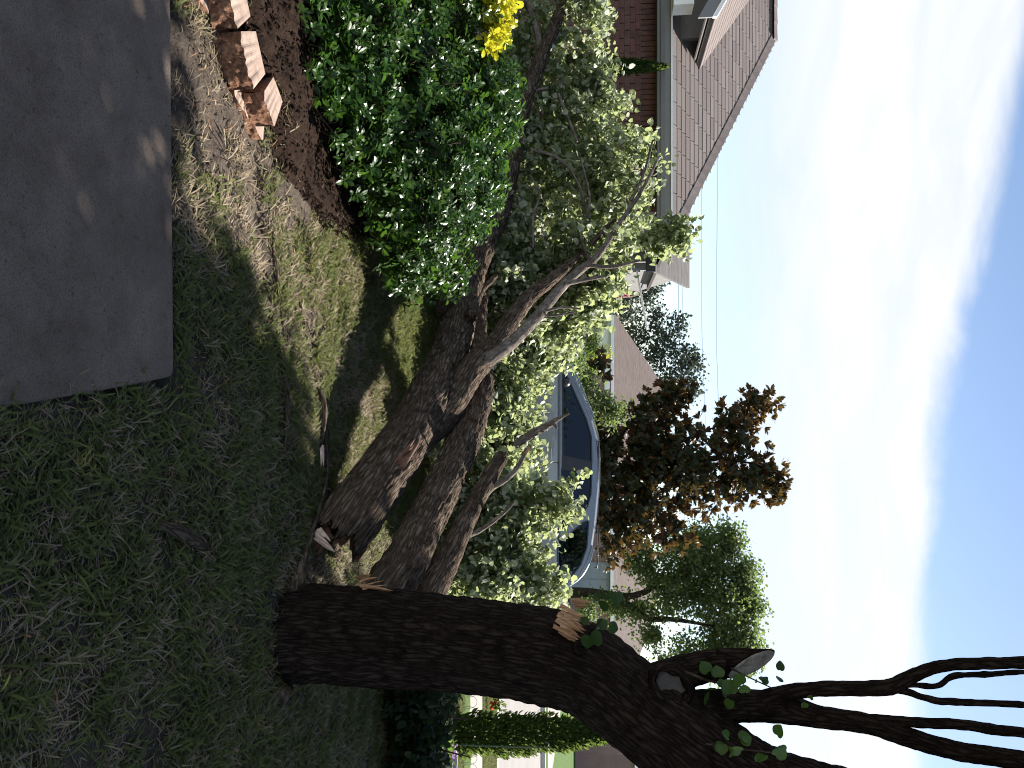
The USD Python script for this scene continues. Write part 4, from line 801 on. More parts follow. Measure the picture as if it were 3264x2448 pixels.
rc = column_bush('columnar_conifer', 'dark upright conifer right of the standing trunk beside the pavement', tuple(P(1395, 2340, 8.6)), tuple(P(2010, 2335, 8.6)), .21, 9000, 5)
stake = Thing('garden_stake', 'thin dark green stake beside the upright conifer by the pavement', 'garden stake', P(1430, 2375, 8.3))
stake.part('rod', ptube([(1430, 2373, 8.3, 2.2), (1600, 2379, 8.3, 2.2), (1730, 2383, 8.3, 2.2)], sides=8), 'stake_green', smooth=True)
stake.part('hook', ptube([(1728, 2383, 8.3, 2), (1745, 2379, 8.3, 2), (1748, 2370, 8.3, 2), (1738, 2366, 8.3, 2)], sides=8), 'stake_green', smooth=True)

# shaded bed right of the trunk
hb = Thing('shaded_bush', 'dark leafy bush in deep shade right of the trunk', 'bush', (2.45, 5.9, 0))
pos = np.vstack([np.array(c) + ball(k, .42) * r for c, r, k in (((2.15, 5.75, .22), (.45, .35, .24), 1500), ((2.7, 5.85, .20), (.45, .4, .22), 1400), ((2.4, 6.3, .24), (.5, .35, .22), 1000), ((3.3, 6.2, .14), (.45, .4, .18), 700))])
pos[:, 2] = np.maximum(pos[:, 2], .02); n = len(pos)
V = leaf_verts(pos, rng.normal(size=(n, 3)) + [0, -.2, 0], rng.normal(size=(n, 3)) * .6 + [0, -.2, .8], .075 * rng.uniform(.6, 1.2, n), OVAL * [1.5, 1, 1])
foliage(hb, V, 'dark_leaf', 60)
for k in range(5): hb.part('stem', tube([(2.45 + .2 * k - .4, 6.0, 0), (2.4 + .25 * k - .4, 5.95, .3), (2.35 + .28 * k - .4, 5.9, .6)], [.012, .009, .004], sides=6), 'far_bark')

fb1 = Thing('lime_bush', 'low bright lime green plant at the lower right picture edge by the pavement', 'plant', P(1375, 2440, 7.4) * [1, 1, 0])
pos = np.vstack([P(px, py, d) + ball(k, .5) * r for px, py, d, r, k in ((1375, 2425, 7.3, (.14, .12, .10), 130), (1400, 2350, 7.4, (.06, .08, .05), 30), (1420, 2380, 7.4, (.08, .08, .06), 40))]); n = len(pos)
foliage(fb1, leaf_verts(pos, rng.normal(size=(n, 3)) + [0, 0, .4], rng.normal(size=(n, 3)) * .5 + [.3, -.3, .7], .07 * rng.uniform(.6, 1.2, n), OVAL * [1.4, 1, 1]), 'lime_leaf', 40)
fb1.part('stem', tube([P(1340, 2430, 7.3), P(1390, 2428, 7.3)], [.008, .005], sides=6), 'far_bark')
fb2 = Thing('purple_flower_clump', 'clump of small purple flowers beside the scalloped wire edging', 'flowers', P(1420, 2400, 7.8))
pos = P(1440, 2395, 7.8) + ball(28, .5) * [.16, .12, .07]
fb2.part('flowers', leaf_mesh(leaf_verts(pos, rng.normal(size=(28, 3)), rng.normal(size=(28, 3)), np.full(28, .030), ROUND)), 'purple_petal', kind='stuff')
pos = P(1425, 2395, 7.8) + ball(110, .5) * [.2, .15, .09]
fb2.part('leaves', leaf_mesh(leaf_verts(pos, rng.normal(size=(110, 3)) + [0, 0, .5], rng.normal(size=(110, 3)), np.full(110, .05), OVAL)), 'conifer_leaf', kind='stuff')
pot = trimesh.creation.revolve(np.array([[0, 0], [.10, 0], [.14, .22], [.155, .22], [.155, .26], [.13, .26], [.12, .2], [0, .2]]), sections=28)
pot.apply_translation(P(1400, 2442, 8.0) - [0, 0, .1])
solo('flower_pot', pot, 'pot_grey', 'grey flower pot behind the lime green plant', 'flower pot', smooth=35)

we = Thing('wire_edging', 'scalloped wire garden edging along the pavement', 'garden edging', (3.2, 9.1, -.06))
for k in range(24):
    x = 2.5 + .13 * k
    th_ = np.linspace(0, np.pi, 9)
    pts = [(x - .075, 9.12, -.08)] + [(x - .075 * math.cos(t_), 9.12, .03 + .10 * math.sin(t_)) for t_ in th_] + [(x + .075, 9.12, -.08)]
    we.part('hoop', tube(pts, [.0028] * len(pts), sides=5, step=.02), 'edging_wire')
of = Thing('orange_flower_plant', 'small plant with orange red blooms on the verge behind the trunk', 'flowers', P(1565, 2250, 11.2))
pos = P(1570, 2245, 11.2) + ball(26, .5) * [.05, .05, .035]
of.part('blooms', leaf_mesh(leaf_verts(pos, rng.normal(size=(26, 3)), rng.normal(size=(26, 3)), np.full(26, .05), ROUND)), 'red_petal', kind='stuff')
pos = P(1585, 2250, 11.2) + ball(60, .5) * [.10, .08, .10]
of.part('leaves', leaf_mesh(leaf_verts(pos, rng.normal(size=(60, 3)) + [0, 0, .5], rng.normal(size=(60, 3)), np.full(60, .07), OVAL)), 'conifer_leaf', kind='stuff')

# ------------------------------------------------------------------ near brick house at the left
EY, EZ, TH = 11.0, 2.50, math.radians(33)
XC, XR, XL = -1.95, -5.83, -9.2
RUN = 2.98; RY, RZ = EY + RUN, EZ + RUN * math.tan(TH)
nh = Thing('brick_house', 'near red brick house with brown shingle hip roof and white gutter', 'house', (-6, 12, -.1))
def quad(*p): return np.array(p, float), np.array([[0, 1, 2], [0, 2, 3]][:len(p) - 2])
def prism(poly, thick):
    """Solid from a flat polygon (counter-clockwise seen from outside), thickness inwards."""
    p = np.array(poly, float); nrm = unit(np.cross(p[1] - p[0], p[2] - p[0])); q = p - nrm * thick; n = len(p)
    F = [[0, k, k + 1] for k in range(1, n - 1)] + [[n, n + k + 1, n + k] for k in range(1, n - 1)]
    for k in range(n):
        k2 = (k + 1) % n; F += [[k, n + k, n + k2], [k, n + k2, k2]]
    return np.vstack([p, q]), np.array(F)
nh.part('roof_deck', join([prism([(XL, EY, EZ), (XC, EY, EZ), (XR, RY, RZ), (XL, RY, RZ)], .05), prism([(XC, EY, EZ), (XC, EY + 2 * RUN, EZ), (XR, RY, RZ)], .05), prism([(XC, EY + 2 * RUN, EZ), (XL, EY + 2 * RUN, EZ), (XL, RY, RZ), (XR, RY, RZ)], .05)]), 'soffit_dark')
# shingle tabs, course by course
sl = np.array([0, math.cos(TH), math.sin(TH)]); nr = np.array([0, -math.sin(TH), math.cos(TH)])
SLOPE = RUN / math.cos(TH); rows = 28; ex = SLOPE / rows
tabs = []
for r in range(rows):
    s0 = r * ex; xe = XC + (XR - XC) * (s0 / SLOPE) - .02
    x = xe - (.31 * ((r * .47) % 1)); first = True; right = xe
    while right > XL + .3:
        left = max(x, XL) if x < right - .03 else right - .31
        lift = .004 + .004 * rng.random(); dro = rng.uniform(-.005, .005)
        o = np.array([0, EY, EZ]) + sl * (s0 - .012 + dro); up_ = o + sl * (ex + .02); t_ = .006
        x0, x1 = left + .006, right - .006
        V = [[x0, *(o + nr * (lift + t_))[1:]], [x1, *(o + nr * (lift + t_))[1:]], [x1, *(up_ + nr * .006)[1:]], [x0, *(up_ + nr * .006)[1:]], [x0, *(o + nr * .003)[1:]], [x1, *(o + nr * .003)[1:]]]
        F = [[0, 1, 2], [0, 2, 3], [4, 5, 1], [4, 1, 0], [4, 0, 3], [5, 2, 1]]
        tabs.append((np.array(V), np.array(F)))
        right = left; x = left - .31
cen = proj(np.array([t_[0].mean(0) for t_ in tabs])); seen = (cen[:, 1] > -30)
order = np.argsort(-seen.astype(float) * (1e5 / cen[:, 2]))[:300]
pick = set(int(k) for k in order if seen[k])
for k in sorted(pick): nh.part('shingle', tabs[k], 'shingle_grit')
nh.part('shingles', join([t_ for k, t_ in enumerate(tabs) if k not in pick]), 'shingle_grit', kind='stuff')
# hip caps and ridge caps
h0, h1 = np.array([XC, EY, EZ]), np.array([XR, RY, RZ])
def caps(p0, p1, w, n, side, nm):
    d = unit(p1 - p0); L = np.linalg.norm(p1 - p0) / n; out = unit(np.cross(side, d))
    for k in range(n):
        a_, b_ = p0 + d * (L * k - .02), p0 + d * (L * (k + 1) + .01)
        V = np.array([a_ - side * w + up * .012 - up * .05, a_ + up * .045, a_ + side * w - up * .05 + up * .012, b_ - side * w - up * .05 + up * .006, b_ + up * .032, b_ + side * w - up * .05 + up * .006])
        nh.part(nm, (V, np.array([[0, 1, 4], [0, 4, 3], [1, 2, 5], [1, 5, 4], [0, 2, 1]])), 'shingle_grit')
caps(h0, h1, .12, 26, unit(np.cross(h1 - h0, up)), 'hip_cap')
caps(np.array([XR, RY, RZ + .02]), np.array([XL, RY, RZ + .02]), .14, 12, np.array([0, 1., 0]), 'ridge_cap')
nh.part('soffit', box(XL, XC, EY + .02, EY + .55, EZ - .19, EZ - .17), 'soffit_dark')
nh.part('fascia', box(XL, XC, EY, EY + .02, EZ - .2, EZ - .03), 'trim_grey')
gut = [(EY - .003, EZ - .16), (EY - .06, EZ - .16), (EY - .10, EZ - .10), (EY - .105, EZ - .035), (EY - .125, EZ - .03), (EY - .125, EZ - .012), (EY - .10, EZ - .012), (EY - .09, EZ - .05), (EY - .05, EZ - .14), (EY - .003, EZ - .14)]
gv_ = np.array([[x, *p] for x in (XL, XC + .02) for p in gut]); m_ = len(gut)
gf = [[k, (k + 1) % m_, m_ + (k + 1) % m_, m_ + k] for k in range(m_)]
nh.part('gutter', (gv_, np.array(gf)), 'trim_grey')
nh.part('gutter_lip', box(XL, XC + .03, EY - .135, EY - .122, EZ - .03, EZ - .004), 'trim_white')
WY = EY + .52
nh.part('wall', join([box(XL, XC - .5, WY + .03, WY + .25, -.3, EZ - .19), box(XC - .75, XC - .5, WY + .25, EY + 2 * RUN - .5, -.3, EZ - .19)]), 'mortar')
bricks = []
z = -.1; r = 0
def brick(x0, x1, z0, z1):
    p = rng.uniform(-.003, .003); v = box(x0, x1, WY + p, WY + .04, z0, z1); return v
while z < EZ - .47:
    x = XC - .5 - (.1065 if r % 2 else 0)
    if r % 2: bricks.append(brick(x + .005, XC - .5, z, z + .065))
    while x > XL + .3:
        bricks.append(brick(x - .2065, x, z, z + .065)); x -= .2165
    z += .076; r += 1
x = XC - .5
while x > XL + .2:
    bricks.append(brick(x - .066, x, z, z + .2065)); x -= .076
cb_ = proj(np.array([b_.vertices.mean(0) for b_ in bricks]))
vis = (cb_[:, 1] > -20) & (cb_[:, 0] > 1850)
idx = np.nonzero(vis)[0]; idx = idx[np.argsort(-cb_[idx, 0])][:300]; pk = set(int(k) for k in idx)
for k in sorted(pk): nh.part('brick', bricks[k], 'red_brick')
nh.part('bricks', join([b_ for k, b_ in enumerate(bricks) if k not in pk]), 'red_brick', kind='stuff')
# porch gable whose rake comes into the picture at the left
gx0, gz0 = -4.50, 2.93; gs_ = math.tan(math.radians(30)); gx1 = -8.5
gz1 = gz0 + (gx0 - gx1) * gs_
nh.part('porch_roof', prism([(gx0, 10.05, gz0), (gx0, 13.2, gz0), (gx1, 14.6, gz1), (gx1, 10.05, gz1)], .06), 'soffit_dark')
pt = []; e1_ = unit(np.array([gx1 - gx0, 0, gz1 - gz0])); n1_ = np.array([-e1_[2], 0, e1_[0]]); n1_ = n1_ if n1_[2] > 0 else -n1_
for r in range(24):
    y = 10.06 - .31 * ((r * .47) % 1)
    while y < 13.6:
        y0_, y1_ = max(y, 10.05) + .006, y + .304; o = np.array([gx0, 0, gz0]) + e1_ * (r * .13 - .012); q = o + e1_ * .15; l_ = .010 + .004 * rng.random()
        if y1_ > y0_ + .03:
            pt.append((np.array([o + n1_ * l_ + [0, y0_, 0], o + n1_ * l_ + [0, y1_, 0], q + n1_ * .006 + [0, y1_, 0], q + n1_ * .006 + [0, y0_, 0], o + n1_ * .003 + [0, y0_, 0], o + n1_ * .003 + [0, y1_, 0]]), np.array([[0, 1, 2], [0, 2, 3], [4, 5, 1], [4, 1, 0], [4, 0, 3], [5, 2, 1]])))
        y += .31
nh.part('porch_shingles', join(pt), 'shingle_grit', kind='stuff')
nh.part('rake_board', prism([(gx0 + .01, 10.03, gz0 - .03), (gx1, 10.03, gz1 - .03), (gx1, 10.03, gz1 - .2), (gx0 + .01, 10.03, gz0 - .2)][::-1], .03), 'trim_grey')
nh.part('rake_trim', prism([(gx0 + .03, 10.0, gz0 + .02), (gx1, 10.0, gz1 + .02), (gx1, 10.0, gz1 - .03), (gx0 + .03, 10.0, gz0 - .03)][::-1], .05), 'trim_white')
nh.part('porch_soffit', prism([(gx0 - .02, 10.06, gz0 - .11), (gx1, 10.06, gz1 - .11), (gx1, 11.4, gz1 - .11), (gx0 - .02, 11.4, gz0 - .11)], .02), 'soffit_dark')
nh.part('gable_wall', prism([(gx0 - .25, 11.2, 2.5), (gx0 - .25, 11.2, gz0 - .05), (gx1, 11.2, gz1 - .2), (gx1, 11.2, 2.5)], .1), 'soffit_dark')
nh.part('gutter_end', box(-5.35, -4.92, 10.55, 10.86, EZ - .02, EZ + .24), 'trim_white')
# downspout and rear wing
nh.part('downspout', tube([(XC - .02, EY - .06, EZ - .12), (XC, EY + .05, EZ - .2), (XC - .1, EY + .4, EZ - .42), (XC - .48, EY + .48, EZ - .6), (XC - .47, EY + .48, 0)], [.035] * 5, sides=8, step=.05), 'trim_white', smooth=True)
rw = Thing('garage_wing', 'grey shingled rear wing beyond the end of the brick house', 'house', (-2.6, 15, -.1))
rw.part('roof', prism([(-3.6, 13.4, 2.42), (-1.86, 13.4, 2.42), (-1.86, 15.8, 3.22), (-3.6, 15.8, 3.22)], .06), 'grey_shingles')
rw.part('wall', box(-3.6, -2.1, 13.9, 18.5, -.3, 2.4), 'siding_grey')
rw.part('gable_end', prism([(-2.08, 13.9, 2.38), (-2.08, 18.0, 2.38), (-2.08, 15.8, 3.14)], .1), 'siding_grey')
rw.part('fascia', box(-3.6, -1.85, 13.35, 13.39, 2.26, 2.42), 'car_black')
rw.part('post', box(-2.02, -1.9, 13.5, 13.62, -.2, 2.36), 'siding_grey')
rw.part('beam', box(-3.2, -1.9, 13.48, 13.64, 1.72, 1.86), 'car_black')

# flag on a slanted pole
fl = Thing('house_flag', 'red and white flag hanging from a slanted white pole by the rear wing', 'flag', P(2030, 862, 13.3))
p0, p1 = P(2030, 862, 13.3), P(2062, 1048, 12.6)
fl.part('pole', tube([p0, p0 * .5 + p1 * .5, p1], [.017, .017, .014], sides=10), 'pole_white', smooth=True)
fl.part('bracket', box(*(p0[0] - .04, p0[0] + .03), *(p0[1] - .02, p0[1] + .12), *(p0[2] - .06, p0[2] + .05)), 'trim_grey')
fp = p0 + (p1 - p0) * .40
for k in range(7):
    a_ = k * .028 - .02; pts = []
    for t_ in np.linspace(0, 1, 8):
        pts.append(fp + np.array([(a_ - .06) * (.25 + t_ * 1.0) + .012 * math.sin(9 * t_ + k), .03 * math.sin(k * 1.9 + 5 * t_), -.02 - .46 * t_]))
    w = .016; V, F = [], []
    for q, t_ in zip(pts, np.linspace(0, 1, 8)): V += [q - [w * (.3 + t_), 0.012 * (k % 2), 0], q + [w * (.3 + t_), -.012 * (k % 2), 0]]
    for j_ in range(7): F += [[2 * j_, 2 * j_ + 1, 2 * j_ + 3], [2 * j_, 2 * j_ + 3, 2 * j_ + 2]]
    fl.part('stripe', (np.array(V), np.array(F)), 'flag_red' if k % 2 else 'flag_white')

# ------------------------------------------------------------------ the parked car
CY = 14.2                                     # near side
car = Thing('parked_car', 'blue grey estate car parked on the street behind the fallen leaves', 'car', (1.4, 15.1, -.2))
def cp(px, py): q = P(px, py, CY); return q[0], q[2]
W = 1.84
side = [(-1.50, .02), (-1.53, .40), (-1.45, .56), (-1.25, .67), (-.85, .76), (-.45, .82), (.1, .82), (3.45, .80), (3.62, .74), (3.66, .42), (3.64, .05), (3.45, .0), (-1.38, .0)]
def extr(poly, y0, y1, inset=.05):
    from shapely.geometry import Polygon
    p = Polygon(poly); m1 = trimesh.creation.extrude_polygon(p, y1 - y0 - 2 * inset, engine='earcut'); ps = p.buffer(-inset * .8, join_style=1)
    m2 = trimesh.creation.extrude_polygon(ps, y1 - y0, engine='earcut')
    R = np.array([[1, 0, 0, 0], [0, 0, 1, 0], [0, 1, 0, 0], [0, 0, 0, 1.]])
    m1.apply_transform(R); m2.apply_transform(R); m1.invert(); m2.invert(); m1.apply_translation((0, y0 + inset, 0)); m2.apply_translation((0, y0, 0)); return m1, m2
# lower body by lofted sections: tumblehome above, tuck below
def loft(outline, ys_, scales):
    """outline: side profile (x, z); drawn at several y with a small inset each."""
    from shapely.geometry import Polygon
    base = np.array(outline); V, F = [], []; n = len(base); c = base.mean(0)
    for y_, s_ in zip(ys_, scales): V += [[*(c + (p - c) * (1 - s_ / np.maximum(np.abs(p - c), .35)))[:1], y_, (c + (p - c) * (1 - s_ / np.maximum(np.abs(p - c), .35)))[1]] for p in base]
    for k in range(len(ys_) - 1):
        for q in range(n): F += [[k * n + q, (k + 1) * n + q, (k + 1) * n + (q + 1) % n], [k * n + q, (k + 1) * n + (q + 1) % n, k * n + (q + 1) % n]]
    tri = trimesh.creation.triangulate_polygon(Polygon(base), engine='earcut')
    tv, tf = np.array(tri[0]), np.array(tri[1])
    idx_ = np.array([np.argmin(((base - v) ** 2).sum(1)) for v in tv])
    F += [list(idx_[t][::-1]) for t in tf] + [list(idx_[t] + (len(ys_) - 1) * n) for t in tf]
    return np.array(V), np.array(F)
dens = []
for p_, q_ in zip(side, side[1:] + side[:1]):
    dens += [tuple(np.array(p_) + (np.array(q_) - np.array(p_)) * t_) for t_ in np.linspace(0, 1, 4)[:-1]]
car.part('body', loft(dens, [CY, CY + .03, CY + .10, CY + W - .10, CY + W - .03, CY + W], [.07, .025, 0, 0, .025, .07]), 'car_paint', smooth=35)
# greenhouse: roof, pillars, glass; sides lean in by TUM per metre
roof = [cp(1800, 1138), cp(1826, 1195), cp(1850, 1252), cp(1888, 1342), cp(1904, 1400), cp(1910, 1470), cp(1909, 1560), cp(1900, 1660), cp(1888, 1750), cp(1872, 1800), cp(1845, 1842), cp(1805, 1868), cp(1780, 1880)]
ZB = .80
def lean(z): return .30 * max(0, z - ZB)
roof = [(min(x, 3.62), z) for x, z in roof]
rv = []
for x, z in roof: rv.append((x, z))
# roof skin across the car: a strip following the outline, rounded at both sides
V, F = [], []
prof = [(0.0, -.045), (.03, -.012), (.10, .0), (.5, .018), (1.0, .022)]
cols = [(f_, h_) for f_, h_ in prof] + [(2 - f_, h_) for f_, h_ in prof[::-1][1:]]
for x, z in rv:
    y0 = CY + lean(z); half = (W / 2 - lean(z))
    for f_, h_ in cols: V.append([x, y0 + half * f_ if f_ in (0.5, 1.0, 1.5) else (y0 + f_ if f_ < .5 else y0 + 2 * half - (2 - f_)), z + h_])
nc = len(cols)
for k in range(3, len(rv) - 4):
    for q in range(nc - 1): F.append([k * nc + q, k * nc + q + 1, (k + 1) * nc + q + 1, (k + 1) * nc + q])
car.part('roof', (np.array(V), np.array(F)), 'car_paint', smooth=50)
def glassq(name, pl, mt, off=0.0, thick=.012):
    v = np.array([[x, CY + lean(z) + off, z] for x, z in pl]); 
    return car.part(name, prism(v[::-1], -thick) if False else prism(v, -thick), mt)
def frame(outer, inner, mt, name, off=0.0):
    """A flat side panel with a window opening."""
    from shapely.geometry import Polygon
    pg = Polygon(outer).difference(Polygon(inner)) if inner else Polygon(outer)
    out = []
    for g in getattr(pg, 'geoms', [pg]):
        m = trimesh.creation.extrude_polygon(g, .03, engine='earcut'); v = m.vertices.copy()
        m.vertices = np.column_stack([v[:, 0], CY + off + v[:, 2] + np.array([lean(z) for z in v[:, 1]]), v[:, 1]]); m.invert(); out.append(m)
    return car.part(name, trimesh.util.concatenate(out), mt)
w1 = [cp(1794, 1185), cp(1794, 1453), cp(1886, 1477), cp(1884, 1392), cp(1868, 1336), cp(1838, 1268), cp(1812, 1208)]
w2 = [cp(1790, 1496), cp(1786, 1690), cp(1815, 1674), cp(1846, 1648), cp(1872, 1618), cp(1883, 1580), cp(1886, 1506)]
w3 = [cp(1778, 1726), cp(1777, 1838), cp(1812, 1850), cp(1850, 1806), cp(1870, 1750), cp(1876, 1664), cp(1860, 1668), cp(1820, 1700)]
from shapely.geometry import Polygon as _P
from shapely.ops import unary_union as _U
outline = [cp(1783, 1120), cp(1783, 1880)] + [(x, z - .03) for x, z in rv[::-1]]
panel = _P(outline).buffer(0)
for w_ in (w1, w2, w3): panel = panel.difference(_P(w_).buffer(.012))
black = _P([cp(1792, 1453), cp(1790, 1497), cp(1886, 1507), cp(1886, 1476)]).buffer(.004)
panel = panel.difference(black)
def flat(pg, y_off, depth, far=False):
    out = []
    for g in getattr(pg, 'geoms', [pg]):
        if g.is_empty or g.area < 1e-5: continue
        m = trimesh.creation.extrude_polygon(g, depth, engine='earcut'); v = m.vertices.copy()
        ln = np.array([lean(z) for z in v[:, 1]])
        yy = CY + y_off + v[:, 2] + ln
        if far: yy = 2 * CY + W - yy
        m.vertices = np.column_stack([v[:, 0], yy, v[:, 1]])
        if not far: m.invert()
        out.append(m)
    return trimesh.util.concatenate(out)
car.part('door_frames', flat(panel, 0.0, .04), 'car_paint'); car.part('door_frames', flat(panel, 0.0, .04, True), 'car_paint')
car.part('door_pillar', flat(black, .004, .03), 'car_black'); car.part('door_pillar', flat(black, .004, .03, True), 'car_black')
for w_ in (w1, w2, w3):
    for f_ in (False, True):
        pg = _P(w_).buffer(0); gl = car.part('window', flat(pg.buffer(.010), .022, .006, f_), 'car_glass')
        if not f_: car.part('seal', flat(pg.buffer(.013).difference(pg.buffer(-.010)), -.003, .02), 'car_black', parent=gl)
# cabin inside: seats, far trim, floor, roof lining
car.part('cabin_floor', box(.3, 3.4, CY + .1, CY + W - .1, .70, .74), 'cabin_trim')
for x in (1.05, 2.05):
    for y in (CY + .28, CY + 1.05):
        car.part('seat', trimesh.convex.convex_hull(np.vstack([box(x, x + .16, y, y + .5, .5, 1.12).vertices, box(x + .12, x + .24, y + .08, y + .42, 1.0, 1.18).vertices])), 'cabin_trim')
        car.part('headrest', trimesh.convex.convex_hull(np.vstack([box(x + .16, x + .26, y + .13, y + .37, 1.2, 1.34).vertices])), 'cabin_trim')
for x0_, x1_, y_ in ((.72, 1.55, CY + .36), (2.3, 2.95, CY + .36)):
    car.part('roof_rail', tube([(x0_ + .3, y_ - .12, 1.42), (x0_ + .34, y_ - .12, 1.475), (x1_ + .3, y_ - .12, 1.455), (x1_ + .34, y_ - .12, 1.40)], [.014] * 4, sides=8), 'car_black', smooth=True)
xh = cp(1757, 1445)
car.part('door_handle', tube([(xh[0] - .10, CY - .02, xh[1] + .0), (xh[0], CY - .045, xh[1] + .003), (xh[0] + .10, CY - .02, xh[1])], [.012, .014, .012], sides=8), 'chrome', smooth=True)
xh = cp(1752, 1660)
car.part('door_handle', tube([(xh[0] - .10, CY - .02, xh[1] + .0), (xh[0], CY - .045, xh[1] + .003), (xh[0] + .10, CY - .02, xh[1])], [.012, .014, .012], sides=8), 'chrome', smooth=True)
for x, z0_, z1_ in ((cp(1790, 1475)[0], .05, .79), (cp(1790, 1690)[0], .05, .79), (cp(1790, 1180)[0], .05, .8)):
    car.part('door_seam', box(x - .004, x + .004, CY - .006, CY + .03, z0_, z1_), 'car_black')
wa_, wb_ = cp(1802, 1140), cp(1888, 1342)
car.part('windscreen', prism([(wa_[0], CY + .1, wa_[1]), (wb_[0], CY + .25, wb_[1]), (wb_[0], CY + W - .25, wb_[1]), (wa_[0], CY + W - .1, wa_[1])][::-1], .01), 'car_glass')
car.part('rear_window', prism([(rv[-5][0] + .01, CY + .2, rv[-5][1] - .05), (rv[-2][0] + .0, CY + .12, rv[-2][1]), (rv[-2][0], CY + W - .12, rv[-2][1]), (rv[-5][0] + .01, CY + W - .2, rv[-5][1] - .05)], .01), 'car_glass')
for sg_ in (0, 1):
    car.part('rear_pillar', tube([(rv[k][0], CY + (lean(rv[k][1]) + .05 if not sg_ else W - lean(rv[k][1]) - .05), rv[k][1]) for k in range(8, 13)], [.035, .05, .055, .055, .05], sides=12), 'car_paint', smooth=True)
    car.part('windscreen_pillar', tube([(x, CY + (lean(z) + .04 if not sg_ else W - lean(z) - .04), z - .012) for x, z in rv[:4]], [.035] * 4, sides=12), 'car_paint', smooth=True)
car.part('tail_lamp', box(3.56, 3.665, CY + .015, CY + .2, .45, .72), 'tail_red')
mir = trimesh.creation.icosphere(3, .1); mir.apply_scale((.7, 1, .7)); mir.apply_translation((-.02, CY - .09, .92)); car.part('wing_mirror', mir, 'car_black', smooth=True)
for x in (-.62, 2.72):
    for y in (CY + .02, CY + W - .24):
        c_ = trimesh.creation.cylinder(.34, .22, sections=36); c_.apply_transform(trimesh.transformations.rotation_matrix(math.pi / 2, (1, 0, 0))); c_.apply_translation((x, y + .11, .14))
        wp = car.part('wheel', c_, 'tyre_rubber', smooth=40)
        c2 = trimesh.creation.cylinder(.22, .24, sections=30); c2.apply_transform(trimesh.transformations.rotation_matrix(math.pi / 2, (1, 0, 0))); c2.apply_translation((x, y + .11, .14))
        car.part('rim', c2, 'chrome', parent=wp)

# ------------------------------------------------------------------ houses across the street
def hip_house(label, x0, x1, y0, y1, zb, ze, zr, wallm, hl, hr, over=.45, name='far_house', rm='far_shingles'):
    t = Thing(name, label, 'house', ((x0 + x1) / 2, y0, zb), group='houses across the street')
    ym = (y0 + y1) / 2; X0, X1, Y0, Y1 = x0 - over, x1 + over, y0 - over, y1 + over
    t.part('wall', box(x0, x1, y0, y1, zb, ze - .12), wallm)
    r0, r1 = (X0 + hl, ym, zr), (X1 - hr, ym, zr)
    t.part('roof', join([prism([(X0, Y0, ze), (X1, Y0, ze), r1, r0], .08), prism([(X1, Y0, ze), (X1, Y1, ze), r1], .08), prism([(X1, Y1, ze), (X0, Y1, ze), r0, r1], .08), prism([(X0, Y1, ze), (X0, Y0, ze), r0], .08)]), rm)
    t.part('soffit', box(X0 + .02, X1 - .02, Y0 + .02, Y1 - .02, ze - .16, ze - .125), 'soffit_dark')
    t.part('gutter', box(X0 - .02, X1 + .02, Y0 - .12, Y0 - .002, ze - .17, ze - .01), 'trim_white')
    return t
def window(t, x0, x1, z0, z1, y):
    f_ = t.part('window', join([box(x0, x1, y - .05, y - .003, z0, z0 + .06), box(x0, x1, y - .05, y - .003, z1 - .06, z1), box(x0, x0 + .06, y - .05, y - .003, z0 + .06, z1 - .06), box(x1 - .06, x1, y - .05, y - .003, z0 + .06, z1 - .06)]), 'trim_white')
    t.part('pane', box(x0 + .06, x1 - .06, y - .03, y - .004, z0 + .06, z1 - .06), 'dark_glass', parent=f_)
h1_ = hip_house('brown roofed brick house across the street left of the magnolia', -2.9, 5.2, 38.4, 47.6, -.12, 2.02, 4.75, 'far_brick', 3.6, 3.6)
window(h1_, -1.9, -.7, .6, 1.7, 38.4); window(h1_, 1.6, 3.0, .6, 1.7, 38.4)
h1_.part('porch_wall', box(-.62, .55, 36.6, 38.35, -.12, 1.80), 'far_brick'); h1_.part('porch_cap', box(-.70, .25, 36.5, 36.9, 1.56, 1.80), 'trim_white')
h1_.part('white_panel', box(-3.0, -.9, 38.2, 38.36, 1.2, 1.86), 'trim_white')
h1_.part('chimney', box(.35, .95, 43.6, 44.3, 3.9, 5.25), 'trim_white', label='white painted chimney')
h2_ = hip_house('brown roofed brick house across the street with a pale blue garage door', 6.9, 15.6, 38.2, 47.8, -.12, 2.0, 4.25, 'far_brick', 4.6, 4.0)
gd = h2_.part('garage_door', box(8.45, 10.05, 38.14, 38.196, -.1, 1.84), 'garage_paint')
for k in range(4): h2_.part('door_panel', box(8.5, 9.22, 38.115, 38.139, -.06 + .47 * k, .36 + .47 * k), 'garage_paint', parent=gd); h2_.part('door_panel', box(9.28, 10.0, 38.115, 38.139, -.06 + .47 * k, .36 + .47 * k), 'garage_paint', parent=gd)
window(h2_, 11.2, 12.8, .5, 1.6, 38.2)
h3_ = hip_house('plain brown house across the street at the right picture edge', 20.9, 32, 45.5, 54, -.12, 3.4, 6.2, 'brown_wall', 4, 4, .1)
window(h3_, 25, 26.6, .8, 2.0, 45.5)
h4_ = hip_house('distant tan house glimpsed behind the magnolia', -.5, 7, 66, 76, -.12, 2.6, 6.2, 'siding_grey', 4, 4)

